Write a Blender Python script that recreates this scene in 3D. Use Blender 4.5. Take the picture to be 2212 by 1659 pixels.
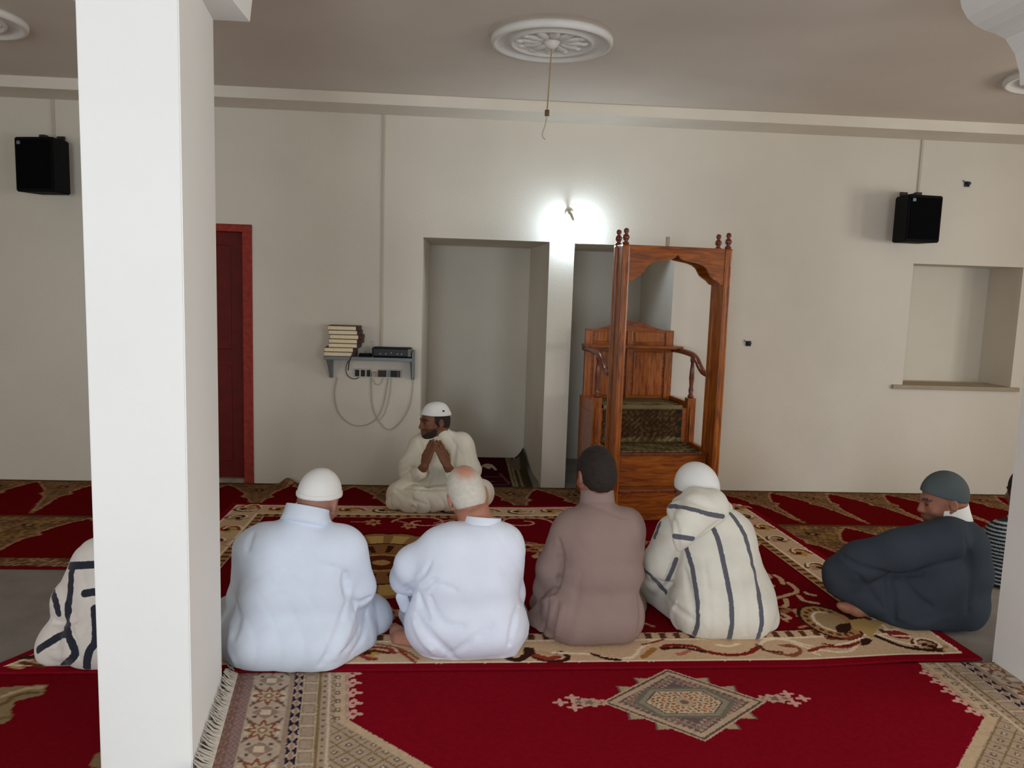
import bpy, bmesh, math, random
import numpy as np
from mathutils import Vector, Matrix
random.seed(7)
rng = np.random.RandomState(5)
scene = bpy.context.scene
COL = scene.collection
for o in list(bpy.data.objects):
    bpy.data.objects.remove(o)

# ------------------------------------------------------------------ camera
F = 1700.0; CH = 1.55; W_, H_ = 2212.0, 1659.0
_yaw, _pit, _rol = np.radians([3.9, 6.95, 1.85])
FW = np.array([np.sin(_yaw)*np.cos(_pit), np.cos(_yaw)*np.cos(_pit), -np.sin(_pit)])
_r0 = np.array([np.cos(_yaw), -np.sin(_yaw), 0.0]); _u0 = np.cross(_r0, FW)
RT = _r0*np.cos(_rol)+_u0*np.sin(_rol); UP = -_r0*np.sin(_rol)+_u0*np.cos(_rol)
CO = np.array([0, 0, CH])
cam_d = bpy.data.cameras.new('camera'); cam = bpy.data.objects.new('camera', cam_d); COL.objects.link(cam)
cam_d.sensor_fit = 'HORIZONTAL'; cam_d.sensor_width = 36.0; cam_d.lens = 36.0*F/W_
cam_d.clip_start = 0.05; cam_d.clip_end = 200
M = Matrix.Identity(4)
for i in range(3):
    M[i][0] = RT[i]; M[i][1] = UP[i]; M[i][2] = -FW[i]; M[i][3] = CO[i]
cam.matrix_world = M
scene.camera = cam

def ray(x, y): return FW*F+RT*(x-W_/2)-UP*(y-H_/2)
def onz(x, y, z=0.0):
    v = ray(x, y); return CO+v*((z-CH)/v[2])
def ony(x, y, Y):
    v = ray(x, y); return CO+v*(Y/v[1])

# ------------------------------------------------------------------ world, light, exposure
world = bpy.data.worlds.new('world'); scene.world = world; world.use_nodes = True
wn = world.node_tree.nodes; wl = world.node_tree.links
wn['Background'].inputs[0].default_value = (0.72, 0.84, 1.0, 1); wn['Background'].inputs[1].default_value = 1.0
scene.view_settings.view_transform = 'Standard'; scene.view_settings.look = 'None'
scene.view_settings.gamma = 1.0; scene.view_settings.use_curve_mapping = False
scene.view_settings.exposure = -0.6
REAR = -1.7                      # rear wall plane (behind the camera)
WINS = [(-3.4, 1.2, 0.9, 2.1), (-0.9, 1.2, 0.9, 2.1), (2.65, 1.3, 0.05, 2.2)]   # rear wall: x centre, width, z0, z1
SIDE = [(6.4, 0.3, 1.3, 0.9, 2.1), (6.4, 2.4, 1.3, 0.9, 2.1), (-5.2, -0.3, 1.3, 0.9, 2.1)]      # side walls: x, y centre, width, z0, z1
def daylight(loc, rot, w, h, power, col):
    ld = bpy.data.lights.new('daylight_window', 'AREA'); lo = bpy.data.objects.new('daylight_window', ld); COL.objects.link(lo)
    ld.shape = 'RECTANGLE'; ld.size = w; ld.size_y = h; ld.energy = power; ld.color = col
    lo.location = loc; lo.rotation_euler = rot
for (wx, ww, z0, z1), pw in zip(WINS, [8, 118, 70]):
    daylight((wx, REAR+.02, (z0+z1)/2), (math.radians(-90), 0, math.pi), ww, z1-z0, pw, (.80, .90, 1.0))
for (sx, sy, ww, z0, z1), pw in zip(SIDE, [85, 78, 46]):
    daylight((sx-.02*(1 if sx > 0 else -1), sy, (z0+z1)/2), (math.radians(90), 0, math.radians(90 if sx > 0 else -90)), ww, z1-z0, pw, (1.0, .98, .94))

# ------------------------------------------------------------------ materials
def srgb(*c):
    if len(c) == 1: c = (c[0],)*3
    r = []
    for v in c:
        v = v/255.0; r.append(v/12.92 if v <= .04045 else ((v+.055)/1.055)**2.4)
    return tuple(r)
MATS = {}
def mat(name, col, rough=0.85, nscale=8, namp=0.06, bump=0.0, bscale=120, spec=0.3, sheen=0.0, attr=None, metallic=0.0, coat=0.0, emit=None, estr=0):
    if name in MATS: return MATS[name]
    m = bpy.data.materials.new(name); m.use_nodes = True; nt = m.node_tree; N = nt.nodes; L = nt.links
    b = N['Principled BSDF']; b.inputs['Roughness'].default_value = rough
    b.inputs['Specular IOR Level'].default_value = spec
    b.inputs['Metallic'].default_value = metallic
    if sheen: b.inputs['Sheen Weight'].default_value = sheen
    if coat: b.inputs['Coat Weight'].default_value = coat; b.inputs['Coat Roughness'].default_value = .15
    tc = N.new('ShaderNodeTexCoord'); nz = N.new('ShaderNodeTexNoise'); nz.inputs['Scale'].default_value = nscale; nz.inputs['Detail'].default_value = 6
    L.new(tc.outputs['Object'], nz.inputs['Vector'])
    mr = N.new('ShaderNodeMapRange'); mr.inputs['From Min'].default_value = .3; mr.inputs['From Max'].default_value = .7
    mr.inputs['To Min'].default_value = 1-namp; mr.inputs['To Max'].default_value = 1+namp
    L.new(nz.outputs['Fac'], mr.inputs['Value'])
    mx = N.new('ShaderNodeMix'); mx.data_type = 'RGBA'; mx.blend_type = 'MULTIPLY'; mx.inputs['Factor'].default_value = 1
    if attr:
        a = N.new('ShaderNodeAttribute'); a.attribute_name = attr; L.new(a.outputs['Color'], mx.inputs['A'])
    else: mx.inputs['A'].default_value = (*col, 1)
    L.new(mr.outputs['Result'], mx.inputs['B']); L.new(mx.outputs['Result'], b.inputs['Base Color'])
    if bump:
        n2 = N.new('ShaderNodeTexNoise'); n2.inputs['Scale'].default_value = bscale; n2.inputs['Detail'].default_value = 3
        L.new(tc.outputs['Object'], n2.inputs['Vector']); bp = N.new('ShaderNodeBump'); bp.inputs['Strength'].default_value = bump; bp.inputs['Distance'].default_value = .01
        L.new(n2.outputs['Fac'], bp.inputs['Height']); L.new(bp.outputs['Normal'], b.inputs['Normal'])
    if emit:
        b.inputs['Emission Color'].default_value = (*emit, 1); b.inputs['Emission Strength'].default_value = estr
    MATS[name] = m; return m
def wood(name, c1, c2, rough=.32, axis='Z', scale=9):
    if name in MATS: return MATS[name]
    m = bpy.data.materials.new(name); m.use_nodes = True; nt = m.node_tree; N = nt.nodes; L = nt.links
    b = N['Principled BSDF']; b.inputs['Roughness'].default_value = rough; b.inputs['Specular IOR Level'].default_value = .3
    b.inputs['Coat Weight'].default_value = .35; b.inputs['Coat Roughness'].default_value = .12
    tc = N.new('ShaderNodeTexCoord'); mp = N.new('ShaderNodeMapping')
    mp.inputs['Scale'].default_value = {'Z': (8, 8, 1.0), 'X': (1.0, 8, 8), 'Y': (8, 1.0, 8)}[axis]
    L.new(tc.outputs['Object'], mp.inputs['Vector'])
    nz = N.new('ShaderNodeTexNoise'); nz.inputs['Scale'].default_value = scale*.5; nz.inputs['Detail'].default_value = 8; nz.inputs['Distortion'].default_value = 1.2
    L.new(mp.outputs['Vector'], nz.inputs['Vector'])
    cr = N.new('ShaderNodeValToRGB'); cr.color_ramp.elements[0].position = .32; cr.color_ramp.elements[0].color = (*c1, 1)
    cr.color_ramp.elements[1].position = .7; cr.color_ramp.elements[1].color = (*c2, 1)
    L.new(nz.outputs['Fac'], cr.inputs['Fac']); L.new(cr.outputs['Color'], b.inputs['Base Color'])
    bp = N.new('ShaderNodeBump'); bp.inputs['Strength'].default_value = .08; bp.inputs['Distance'].default_value = .01
    L.new(nz.outputs['Fac'], bp.inputs['Height']); L.new(bp.outputs['Normal'], b.inputs['Normal'])
    MATS[name] = m; return m
def striped(name, base, dark, half, faint=None):
    """white cloth, dark stripe where the point attribute 'stripe' (metres from a stripe line) is small"""
    m = bpy.data.materials.new(name); m.use_nodes = True; nt = m.node_tree; N = nt.nodes; L = nt.links
    b = N['Principled BSDF']; b.inputs['Roughness'].default_value = .9; b.inputs['Specular IOR Level'].default_value = .15; b.inputs['Sheen Weight'].default_value = .2
    a = N.new('ShaderNodeAttribute'); a.attribute_name = 'stripe'
    tc = N.new('ShaderNodeTexCoord'); nz = N.new('ShaderNodeTexNoise'); nz.inputs['Scale'].default_value = 90; nz.inputs['Detail'].default_value = 4
    L.new(tc.outputs['Object'], nz.inputs['Vector'])
    ad = N.new('ShaderNodeMath'); ad.operation = 'MULTIPLY_ADD'; L.new(nz.outputs['Fac'], ad.inputs[0]); ad.inputs[1].default_value = .005; L.new(a.outputs['Fac'], ad.inputs[2])
    mr = N.new('ShaderNodeMapRange'); L.new(ad.outputs[0], mr.inputs['Value']); mr.inputs['From Min'].default_value = half+.001; mr.inputs['From Max'].default_value = half+.0035
    n3 = N.new('ShaderNodeTexNoise'); n3.inputs['Scale'].default_value = 7; n3.inputs['Detail'].default_value = 5; L.new(tc.outputs['Object'], n3.inputs['Vector'])
    cr = N.new('ShaderNodeValToRGB'); cr.color_ramp.elements[0].color = (*[v*.88 for v in base], 1); cr.color_ramp.elements[1].color = (*base, 1)
    cr.color_ramp.elements[0].position = .3; cr.color_ramp.elements[1].position = .6
    L.new(n3.outputs['Fac'], cr.inputs['Fac'])
    mx = N.new('ShaderNodeMix'); mx.data_type = 'RGBA'; mx.inputs['A'].default_value = (*dark, 1)
    L.new(cr.outputs['Color'], mx.inputs['B']); L.new(mr.outputs['Result'], mx.inputs['Factor']); L.new(mx.outputs['Result'], b.inputs['Base Color'])
    bp = N.new('ShaderNodeBump'); bp.inputs['Strength'].default_value = .15; bp.inputs['Distance'].default_value = .004; L.new(nz.outputs['Fac'], bp.inputs['Height']); L.new(bp.outputs['Normal'], b.inputs['Normal'])
    MATS[name] = m; return m

M_WALL = mat('wall_plaster', (.72, .66, .56), .9, 1.3, .05, .12, 60)
M_CEIL = mat('ceiling_paint', (.73, .65, .56), .9, 2, .04, .1, 80)
M_COL = mat('column_plaster', (.88, .865, .83), .8, 2, .02, .06, 50)
M_CORN = mat('beam_plaster', (.78, .71, .60), .9, 3, .04, .1, 60)
M_MED = mat('medallion_plaster', (.80, .77, .71), .85, 8, .04, .1, 60)
M_FLOOR = mat('grey_floor', srgb(136, 128, 120), .9, 6, .12, .2, 90)
M_BLACK = mat('black_plastic', (.006, .006, .007), .75, 20, .1, .2, 300, spec=.12)
M_METAL = mat('grey_metal', srgb(120, 126, 130), .45, 30, .08, spec=.5)
M_CABLE = mat('grey_cable', srgb(182, 174, 158), .7)
M_DCABLE = mat('dark_cable', srgb(70, 70, 70), .6)
M_TRUNK = mat('cable_trunking', srgb(196, 186, 166), .8)
M_WOOD = wood('varnished_wood', srgb(112, 50, 5), srgb(180, 98, 24))
M_WOODX = wood('varnished_wood_crossgrain', srgb(104, 46, 5), srgb(166, 88, 20), axis='X')
M_WOODD = wood('dark_turned_wood', srgb(92, 36, 16), srgb(128, 60, 28))
M_DOOR = mat('dark_red_door_paint', srgb(96, 20, 9), .55, 14, .15, .1, 40, spec=.2)
M_DFRAME = mat('red_frame_paint', srgb(146, 50, 36), .7, 30, .25, .1, 60)
M_PAGES = mat('book_pages', srgb(246, 228, 190), .85, 60, .06)
M_COVER = mat('book_cover', srgb(74, 44, 36), .6)

# ------------------------------------------------------------------ object helpers
def link(o, parent=None):
    COL.objects.link(o)
    if parent is not None: o.parent = parent
    return o
def tag(o, label=None, cat=None, group=None, kind=None):
    if label: o['label'] = label
    if cat: o['category'] = cat
    if group: o['group'] = group
    if kind: o['kind'] = kind
    return o
def empty(name, loc, label=None, cat=None, group=None, rz=0):
    o = bpy.data.objects.new(name, None); o.empty_display_size = .1; o.location = loc; o.rotation_euler = (0, 0, rz); COL.objects.link(o)
    return tag(o, label, cat, group)
def newobj(name, me, m, parent=None, smooth=False, loc=None):
    if m is not None and not me.materials: me.materials.append(m)
    if smooth:
        me.polygons.foreach_set('use_smooth', [True]*len(me.polygons))
    o = bpy.data.objects.new(name, me); link(o, parent)
    if loc is not None: o.location = loc
    return o
def bm_obj(name, bm, m, parent=None, smooth=False, loc=None):
    bmesh.ops.recalc_face_normals(bm, faces=bm.faces)
    me = bpy.data.meshes.new(name); bm.to_mesh(me); bm.free()
    return newobj(name, me, m, parent, smooth, loc)
def bbox(bm, x0, x1, y0, y1, z0, z1, bev=0.0, rot=None):
    r = bmesh.ops.create_cube(bm, size=1)
    vs = r['verts']
    for v in vs:
        v.co = Vector(((x0+x1)/2+v.co.x*(x1-x0), (y0+y1)/2+v.co.y*(y1-y0), (z0+z1)/2+v.co.z*(z1-z0)))
    if bev:
        es = list({e for v in vs for e in v.link_edges})
        bmesh.ops.bevel(bm, geom=es, offset=bev, segments=2, affect='EDGES', profile=.6)
    return vs
def box(name, x0, x1, y0, y1, z0, z1, m, parent=None, bev=0.0):
    bm = bmesh.new(); bbox(bm, x0, x1, y0, y1, z0, z1, bev); return bm_obj(name, bm, m, parent)
def lathe_bm(bm, prof, c=(0, 0, 0), seg=20, axis='Z', sx=1, sy=1):
    rings = []
    for r, z in prof:
        ring = []
        for i in range(seg):
            a = 2*math.pi*i/seg; x, y = r*math.cos(a)*sx, r*math.sin(a)*sy
            p = (x, y, z) if axis == 'Z' else ((x, -z, y) if axis == 'Y' else (z, x, y))
            ring.append(bm.verts.new((c[0]+p[0], c[1]+p[1], c[2]+p[2])))
        rings.append(ring)
    for a, b in zip(rings, rings[1:]):
        for i in range(seg):
            j = (i+1) % seg; bm.faces.new((a[i], a[j], b[j], b[i]))
    if prof[0][0] > 1e-5: bm.faces.new(rings[0][::-1])
    if prof[-1][0] > 1e-5: bm.faces.new(rings[-1])
    bmesh.ops.remove_doubles(bm, verts=[v for r in rings for v in r], dist=1e-6)
def lathe(name, prof, m, parent=None, c=(0, 0, 0), seg=20, axis='Z', smooth=True):
    bm = bmesh.new(); lathe_bm(bm, prof, c, seg, axis); return bm_obj(name, bm, m, parent, smooth)
def prism(bm, poly, a0, a1, plane='xz'):
    """extrude polygon given in plane ('xz' along y, 'yz' along x, 'xy' along z)"""
    f = {'xz': lambda p, a: (p[0], a, p[1]), 'yz': lambda p, a: (a, p[0], p[1]), 'xy': lambda p, a: (p[0], p[1], a)}[plane]
    A = [bm.verts.new(f(p, a0)) for p in poly]; B = [bm.verts.new(f(p, a1)) for p in poly]
    bm.faces.new(A); bm.faces.new(B[::-1]); n = len(poly)
    for i in range(n): bm.faces.new((A[i], B[i], B[(i+1) % n], A[(i+1) % n]))
def ribbon(bm, low, top, v0, v1):
    """board in the xz plane between a lower and an upper outline, v0..v1 thick"""
    V = [[bm.verts.new((p[0], v, p[1])) for p in line] for v in (v0, v1) for line in (low, top)]
    a, b, c, d = V
    for i in range(len(low)-1):
        bm.faces.new((a[i], a[i+1], b[i+1], b[i])); bm.faces.new((c[i], d[i], d[i+1], c[i+1]))
        bm.faces.new((a[i], c[i], c[i+1], a[i+1])); bm.faces.new((b[i], b[i+1], d[i+1], d[i]))
    bm.faces.new((a[0], b[0], d[0], c[0])); bm.faces.new((a[-1], c[-1], d[-1], b[-1]))
def catmull(pts, n=8):
    p = np.array(pts, float)
    if len(p) < 3: return p
    q = np.vstack([2*p[0]-p[1], p, 2*p[-1]-p[-2]]); out = []
    for i in range(1, len(q)-2):
        for t in np.linspace(0, 1, n, endpoint=False):
            out.append(.5*((2*q[i])+(-q[i-1]+q[i+1])*t+(2*q[i-1]-5*q[i]+4*q[i+1]-q[i+2])*t*t+(-q[i-1]+3*q[i]-3*q[i+1]+q[i+2])*t**3))
    out.append(p[-1]); return np.array(out)
def tube_bm(bm, pts, r, seg=8, n=6):
    P = catmull(pts, n); rr = r if hasattr(r, '__len__') else [r]*len(P)
    rings = []; prevn = None
    for i, p in enumerate(P):
        t = P[min(i+1, len(P)-1)]-P[max(i-1, 0)]; t = t/(np.linalg.norm(t)+1e-9)
        if prevn is None:
            ref = np.array([0, 0, 1.0]) if abs(t[2]) < .9 else np.array([1.0, 0, 0]); nrm = np.cross(t, ref)
        else: nrm = prevn-t*np.dot(prevn, t)
        nrm /= np.linalg.norm(nrm)+1e-9; prevn = nrm; bn = np.cross(t, nrm)
        rings.append([bm.verts.new(p+rr[i]*(math.cos(2*math.pi*k/seg)*nrm+math.sin(2*math.pi*k/seg)*bn)) for k in range(seg)])
    for a, b in zip(rings, rings[1:]):
        for i in range(seg): bm.faces.new((a[i], a[(i+1) % seg], b[(i+1) % seg], b[i]))
    bm.faces.new(rings[0][::-1]); bm.faces.new(rings[-1])
def tube(name, pts, r, m, parent=None, seg=8, n=6):
    bm = bmesh.new(); tube_bm(bm, pts, r, seg, n); return bm_obj(name, bm, m, parent, True)

# ------------------------------------------------------------------ room shell
D = 6.0; ZC = 2.852; XL, XR = -5.2, 6.4
def structure(o, label=None, cat=None):
    o['kind'] = 'structure'
    return tag(o, label, cat)
structure(box('floor', XL, XR, REAR-.2, 8.2, -.12, 0, M_FLOOR), 'grey floor showing between the carpets', 'floor')
structure(box('ceiling', XL, XR, REAR-.2, D+.25, ZC, ZC+.15, M_CEIL), 'plain grey painted ceiling above the prayer hall', 'ceiling')
# front (qibla) wall with door, two deep niches and a small recess
MX0, MX1, MZ = -.29, .66, 1.905          # mihrab
NX0, NX1, NZ = .85, 1.625, 1.90          # minbar niche
RX0, RX1, RZ0, RZ1 = 3.52, 4.42, .885, 1.84   # recess
DX0, DX1, DZ = -2.30, -1.545, 1.945      # door
bm = bmesh.new(); T = .25
def wallpiece(x0, x1, z0, z1): bbox(bm, x0, x1, D, D+T, z0, z1)
wallpiece(XL, DX0, 0, ZC); wallpiece(DX0, DX1, DZ, ZC); wallpiece(DX1, MX0, 0, ZC); wallpiece(MX0, MX1, MZ, ZC)
wallpiece(MX1, NX0, 0, ZC); wallpiece(NX0, NX1, NZ, ZC); wallpiece(NX1, RX0, 0, ZC); wallpiece(RX0, RX1, 0, RZ0); wallpiece(RX0, RX1, RZ1, ZC); wallpiece(RX1, XR, 0, ZC)
# mihrab recess (sides converge a little)
def recess(x0, x1, bx0, bx1, yb, z1, zb=None, z0=0.0):
    zb = z1 if zb is None else zb
    def q(*p): bm.faces.new([bm.verts.new(v) for v in p])
    q((bx0, yb, z0), (bx1, yb, z0), (bx1, yb, zb), (bx0, yb, zb))
    ya = D+T
    q((x0, ya, z0), (bx0, yb, z0), (bx0, yb, zb), (x0, ya, z1))
    q((bx1, yb, z0), (x1, ya, z0), (x1, ya, z1), (bx1, yb, zb))
    q((x0, ya, z1), (bx0, yb, zb), (bx1, yb, zb), (x1, ya, z1))
    if z0 > 0: q((x0, ya, z0), (x1, ya, z0), (bx1, yb, z0), (bx0, yb, z0))
recess(MX0, MX1, MX0+.01, MX1-.05, 7.1, MZ)
recess(NX0, NX1, NX0, NX1, 7.1, NZ)
recess(RX0, RX1, RX0, RX1, 6.40, RZ1, z0=RZ0)
structure(bm_obj('wall_front', bm, M_WALL), 'white plastered front wall with two deep niches and a square recess', 'wall')
for nm, xa, xb in (('wall_left', XL-.2, XL), ('wall_right', XR, XR+.2)):
    bm = bmesh.new(); ys = REAR-.2
    for (sx, sy, ww, z0, z1) in sorted(SIDE, key=lambda q: q[1]):
        if (sx > 0) != (nm == 'wall_right'): continue
        bbox(bm, xa, xb, ys, sy-ww/2, 0, ZC); bbox(bm, xa, xb, sy-ww/2, sy+ww/2, 0, z0); bbox(bm, xa, xb, sy-ww/2, sy+ww/2, z1, ZC); ys = sy+ww/2
    bbox(bm, xa, xb, ys, D+.25, 0, ZC); structure(bm_obj(nm, bm, M_WALL))
bm = bmesh.new(); xs = XL
for (wx, ww, z0, z1) in WINS:
    bbox(bm, xs, wx-ww/2, REAR-.2, REAR, 0, ZC); bbox(bm, wx-ww/2, wx+ww/2, REAR-.2, REAR, z1, ZC)
    if z0 > .1: bbox(bm, wx-ww/2, wx+ww/2, REAR-.2, REAR, 0, z0)
    xs = wx+ww/2
bbox(bm, xs, XR, REAR-.2, REAR, 0, ZC)
structure(bm_obj('wall_rear', bm, M_WALL))
# wall beam under the ceiling
structure(box('trim_1', XL, XR, 5.67, D+.01, ZC-.075, ZC+.01, M_CORN, bev=.004), 'pale plaster beam running along the top of the front wall', 'beam')
structure(box('trim_2', RX0-.09, RX1+.06, D-.03, D+.3, RZ0-.03, RZ0+.002, mat('sill_paint', srgb(170, 155, 132), .8), bev=.004), 'thin beige sill below the square wall recess', 'sill')

# columns with ogee corbels and arcade beam
def column(base, label, steps, yc0, yc1):
    """base: four plan corners near-left, near-right, far-right, far-left; steps: corbel profile (reach, height)"""
    cx = sum(p[0] for p in base)/4; cy = sum(p[1] for p in base)/4
    root = empty('column', (cx, cy, 0)); root['kind'] = 'structure'; tag(root, label, 'column')
    b = bmesh.new(); prism(b, [(p[0]-cx, p[1]-cy) for p in base], 0, ZC, 'xy'); bmesh.ops.bevel(b, geom=[e for e in b.edges if abs(e.verts[0].co.z-e.verts[1].co.z) > 1], offset=.004, segments=2, affect='EDGES')
    bm_obj('shaft', b, M_COL, root)
    for s in (-1, 1):
        xe = (base[2][0] if s > 0 else base[3][0])-cx
        pr = [(xe+s*p, z) for p, z in [(-.09, steps[0][1])]+steps+[(steps[-1][0], ZC), (-.09, ZC)]]
        b = bmesh.new(); prism(b, pr, yc0-cy, yc1-cy, 'xz'); bm_obj('corbel', b, M_COL, root)
    return root
column([(-1.087, 2.37), (-.807, 2.37), (-.878, 2.92), (-1.163, 2.92)], 'white square column standing left of the seated men, with corbels at its top', [(.125, 2.437), (.135, 2.52), (.16, 2.575), (.20, 2.605), (.26, 2.625), (.32, 2.65), (.37, 2.70), (.40, 2.78)], 2.45, 2.917)
column([(2.345, 2.755), (2.66, 2.755), (2.66, 3.115), (2.345, 3.115)], 'white square column at the right edge behind the man in dark grey', [(.15, 2.412), (.158, 2.46), (.185, 2.53), (.23, 2.585), (.275, 2.603), (.315, 2.612), (.36, 2.63), (.395, 2.655), (.42, 2.69), (.435, 2.735), (.435, 2.79)], 2.758, 3.112)
box_o = box('arcade_beam', XL, XR, 2.56, 3.11, 2.80, ZC+.02, M_CORN); structure(box_o, 'ceiling beam carried by the two columns', 'beam')

# ------------------------------------------------------------------ door
dr = empty('door_1', ((DX0+DX1)/2, D+.02, 0)); dr['kind'] = 'structure'; tag(dr, 'dark red painted door in a brushed red frame beside the column', 'door')
dx = dr.location.x; dy = dr.location.y
box('door_leaf', DX0+.07-dx, DX1-.07-dx, .03, .07, .03, DZ-.05, M_DOOR, dr, bev=.004)
for zz0, zz1 in ((.16, .9), (1.02, 1.8)):
    box('panel', DX0+.16-dx, DX1-.17-dx, .024, .04, zz0, zz1, M_DOOR, dr, bev=.008)
for xa, xb in ((DX0, DX0+.07), (DX1-.07, DX1)):
    box('jamb', xa-dx, xb-dx, -.035, .1, 0, DZ, M_DFRAME, dr, bev=.006)
box('lintel', DX0-dx, DX1-dx, -.034, .1, DZ-.05, DZ+.005, M_DFRAME, dr, bev=.006)
box('threshold', DX0+.06-dx, DX1-.06-dx, -.02, .1, 0, .035, mat('worn_threshold', srgb(150, 135, 122), .9, 25, .25), dr, bev=.004)
box('door_void', DX0-dx, DX1-dx, .10, .16, 0, DZ, M_DOOR, dr)

# ------------------------------------------------------------------ ceiling medallions
def medallion(x, y, label, cord=False):
    root = empty('ceiling_medallion', (x, y, ZC), label, 'medallion', 'plaster ceiling medallions')
    b = bmesh.new(); R = .32
    lathe_bm(b, [(R*.0, -.014), (R*.62, -.014), (R*.64, -.03), (R*.68, -.032), (R*.70, -.016), (R*.90, -.018), (R*.92, -.034), (R*.98, -.036), (R, -.02), (R, 0)], seg=56)
    bm_obj('disc', b, M_MED, root, True)
    b = bmesh.new()
    for i in range(12):                                   # acanthus petals
        a = 2*math.pi*i/12
        for rr, ln, w in ((.115, .06, .03), (.17, .03, .018)):
            mtx = Matrix.Translation((math.cos(a)*rr, math.sin(a)*rr, -.014)) @ Matrix.Rotation(a, 4, 'Z') @ Matrix.Diagonal((ln, w, .013, 1))
            bmesh.ops.create_icosphere(b, subdivisions=2, radius=1, matrix=mtx)
    bm_obj('petal_ring', b, M_MED, root, True)
    lathe('boss', [(.0, -.05), (.02, -.045), (.035, -.03), (.045, -.012), (.05, -.01)], M_MED, root)
    if cord:
        top = np.array([x, y, ZC-.04])
        pts = [(0, 0, -.04), (-.006, 0, -.2), (-.012, 0, -.36)]
        tube('cord', pts, .004, mat('cord_beige', srgb(176, 150, 112), .8), root)
        lathe('connector', [(0, 0), (.012, 0), (.012, .03), (0, .03)], mat('connector_brown', srgb(110, 88, 66), .6), root, c=(-.012, 0, -.39))
        tube('wire_end', [(-.012, 0, -.385), (-.02, 0, -.44), (-.032, 0, -.475), (-.03, 0, -.5), (-.015, 0, -.51)], .0035, M_TRUNK, root)
medallion(.445, 4.30, 'round plaster ceiling medallion with a cord hanging from it', True)
medallion(-2.62, 4.42, 'round plaster ceiling medallion in the top left corner')
medallion(3.42, 4.45, 'round plaster ceiling medallion behind the right corbel')

# ------------------------------------------------------------------ speakers
def speaker(x, y, z0, z1, w, rz, label):
    root = empty('loudspeaker', (x, y, z0), label, 'loudspeaker', 'wall loudspeakers', math.radians(rz))
    h = z1-z0; dp = .2
    b = bmesh.new(); prism(b, [(-w/2, -dp/2), (w/2, -dp/2), (w/2*.78, dp/2), (-w/2*.78, dp/2)], 0, h, 'xy')
    bmesh.ops.bevel(b, geom=b.edges[:], offset=.008, segments=2, affect='EDGES')
    bm_obj('cabinet', b, M_BLACK, root)
    box('grille', -w/2+.018, w/2-.018, -dp/2-.006, -dp/2+.004, .02, h-.02, mat('speaker_grille', (.004, .004, .005), .95, 200, .3, .5, 500, spec=.05), root, bev=.004)
    box('badge', -w/2+.03, -w/2+.055, -dp/2-.009, -dp/2, h-.05, h-.028, M_METAL, root)
    b = bmesh.new(); bbox(b, -.022, .022, -.02, .02, h, h+.03, .004); bbox(b, -.014, .014, -.01, .16, h+.012, h+.026, .003); bbox(b, -.03, .03, .155, .17, h-.02, h+.05, .003)
    bm_obj('bracket', b, mat('bracket_dark', srgb(60, 52, 46), .5, metallic=.3), root)
speaker(-2.90, 5.80, 2.10, 2.465, .30, -14, 'black loudspeaker on the wall left of the column')
speaker(3.385, 5.80, 1.985, 2.325, .285, 6, 'black loudspeaker on the wall above the square recess')
# cable trunking
for (x, z0, z1, lab) in ((-.59, 1.08, ZC-.075, 'thin vertical cable trunking rising from the shelf'), (3.50, 2.33, ZC-.075, 'thin vertical cable trunking above the right loudspeaker'), (-2.925, 2.47, ZC-.075, 'thin vertical cable trunking above the left loudspeaker')):
    o = box('cable_trunking', -.009, .009, -.012, 0, 0, z1-z0, M_TRUNK, bev=.002); o.location = (x, D, z0); tag(o, lab, 'trunking', 'cable trunking')
# wall boxes
def wallbox(x, z, label):
    r = empty('junction_box', (x, D, z), label, 'junction box')
    box('plate', -.02, .02, -.012, 0, -.02, .02, mat('jb_dark', srgb(40, 36, 48), .6), r, bev=.003)
    lathe('plug', [(0, -.0), (.012, 0), (.012, .02), (0, .022)], mat('jb_plug', srgb(60, 50, 60), .6), r, c=(.004, -.012, .003), axis='Y')
    tube('wire', [(-.015, -.012, .012), (-.03, -.016, .018), (-.033, -.006, .026)], .003, M_DCABLE, r)
wallbox(2.243, 1.18, 'small dark socket on the wall right of the wooden pulpit')
wallbox(3.885, 2.46, 'small dark junction box high on the wall near the right loudspeaker')
# lamp on the wall
lr = empty('wall_lamp', (.83, D, 2.02), 'lit white bulb in a holder on the wall between the niches', 'lamp')
lathe('backplate', [(0, 0), (.035, 0), (.032, .012), (.0, .014)], M_TRUNK, lr, c=(-.03, 0, .10), axis='Y')
tube('holder', [(-.03, -.012, .10), (-.028, -.07, .09), (-.010, -.118, .03)], .011, M_TRUNK, lr, seg=12)
M_BULB = mat('bulb_glow', (1, 1, 1), .4, emit=(.66, .84, 1.0), estr=270)
bm = bmesh.new(); bmesh.ops.create_uvsphere(bm, u_segments=24, v_segments=16, radius=.034, matrix=Matrix.Translation((-.005, -.125, -.02)) @ Matrix.Diagonal((1, 1, 1.2, 1)))
bm_obj('bulb', bm, M_BULB, lr, True)

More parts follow.
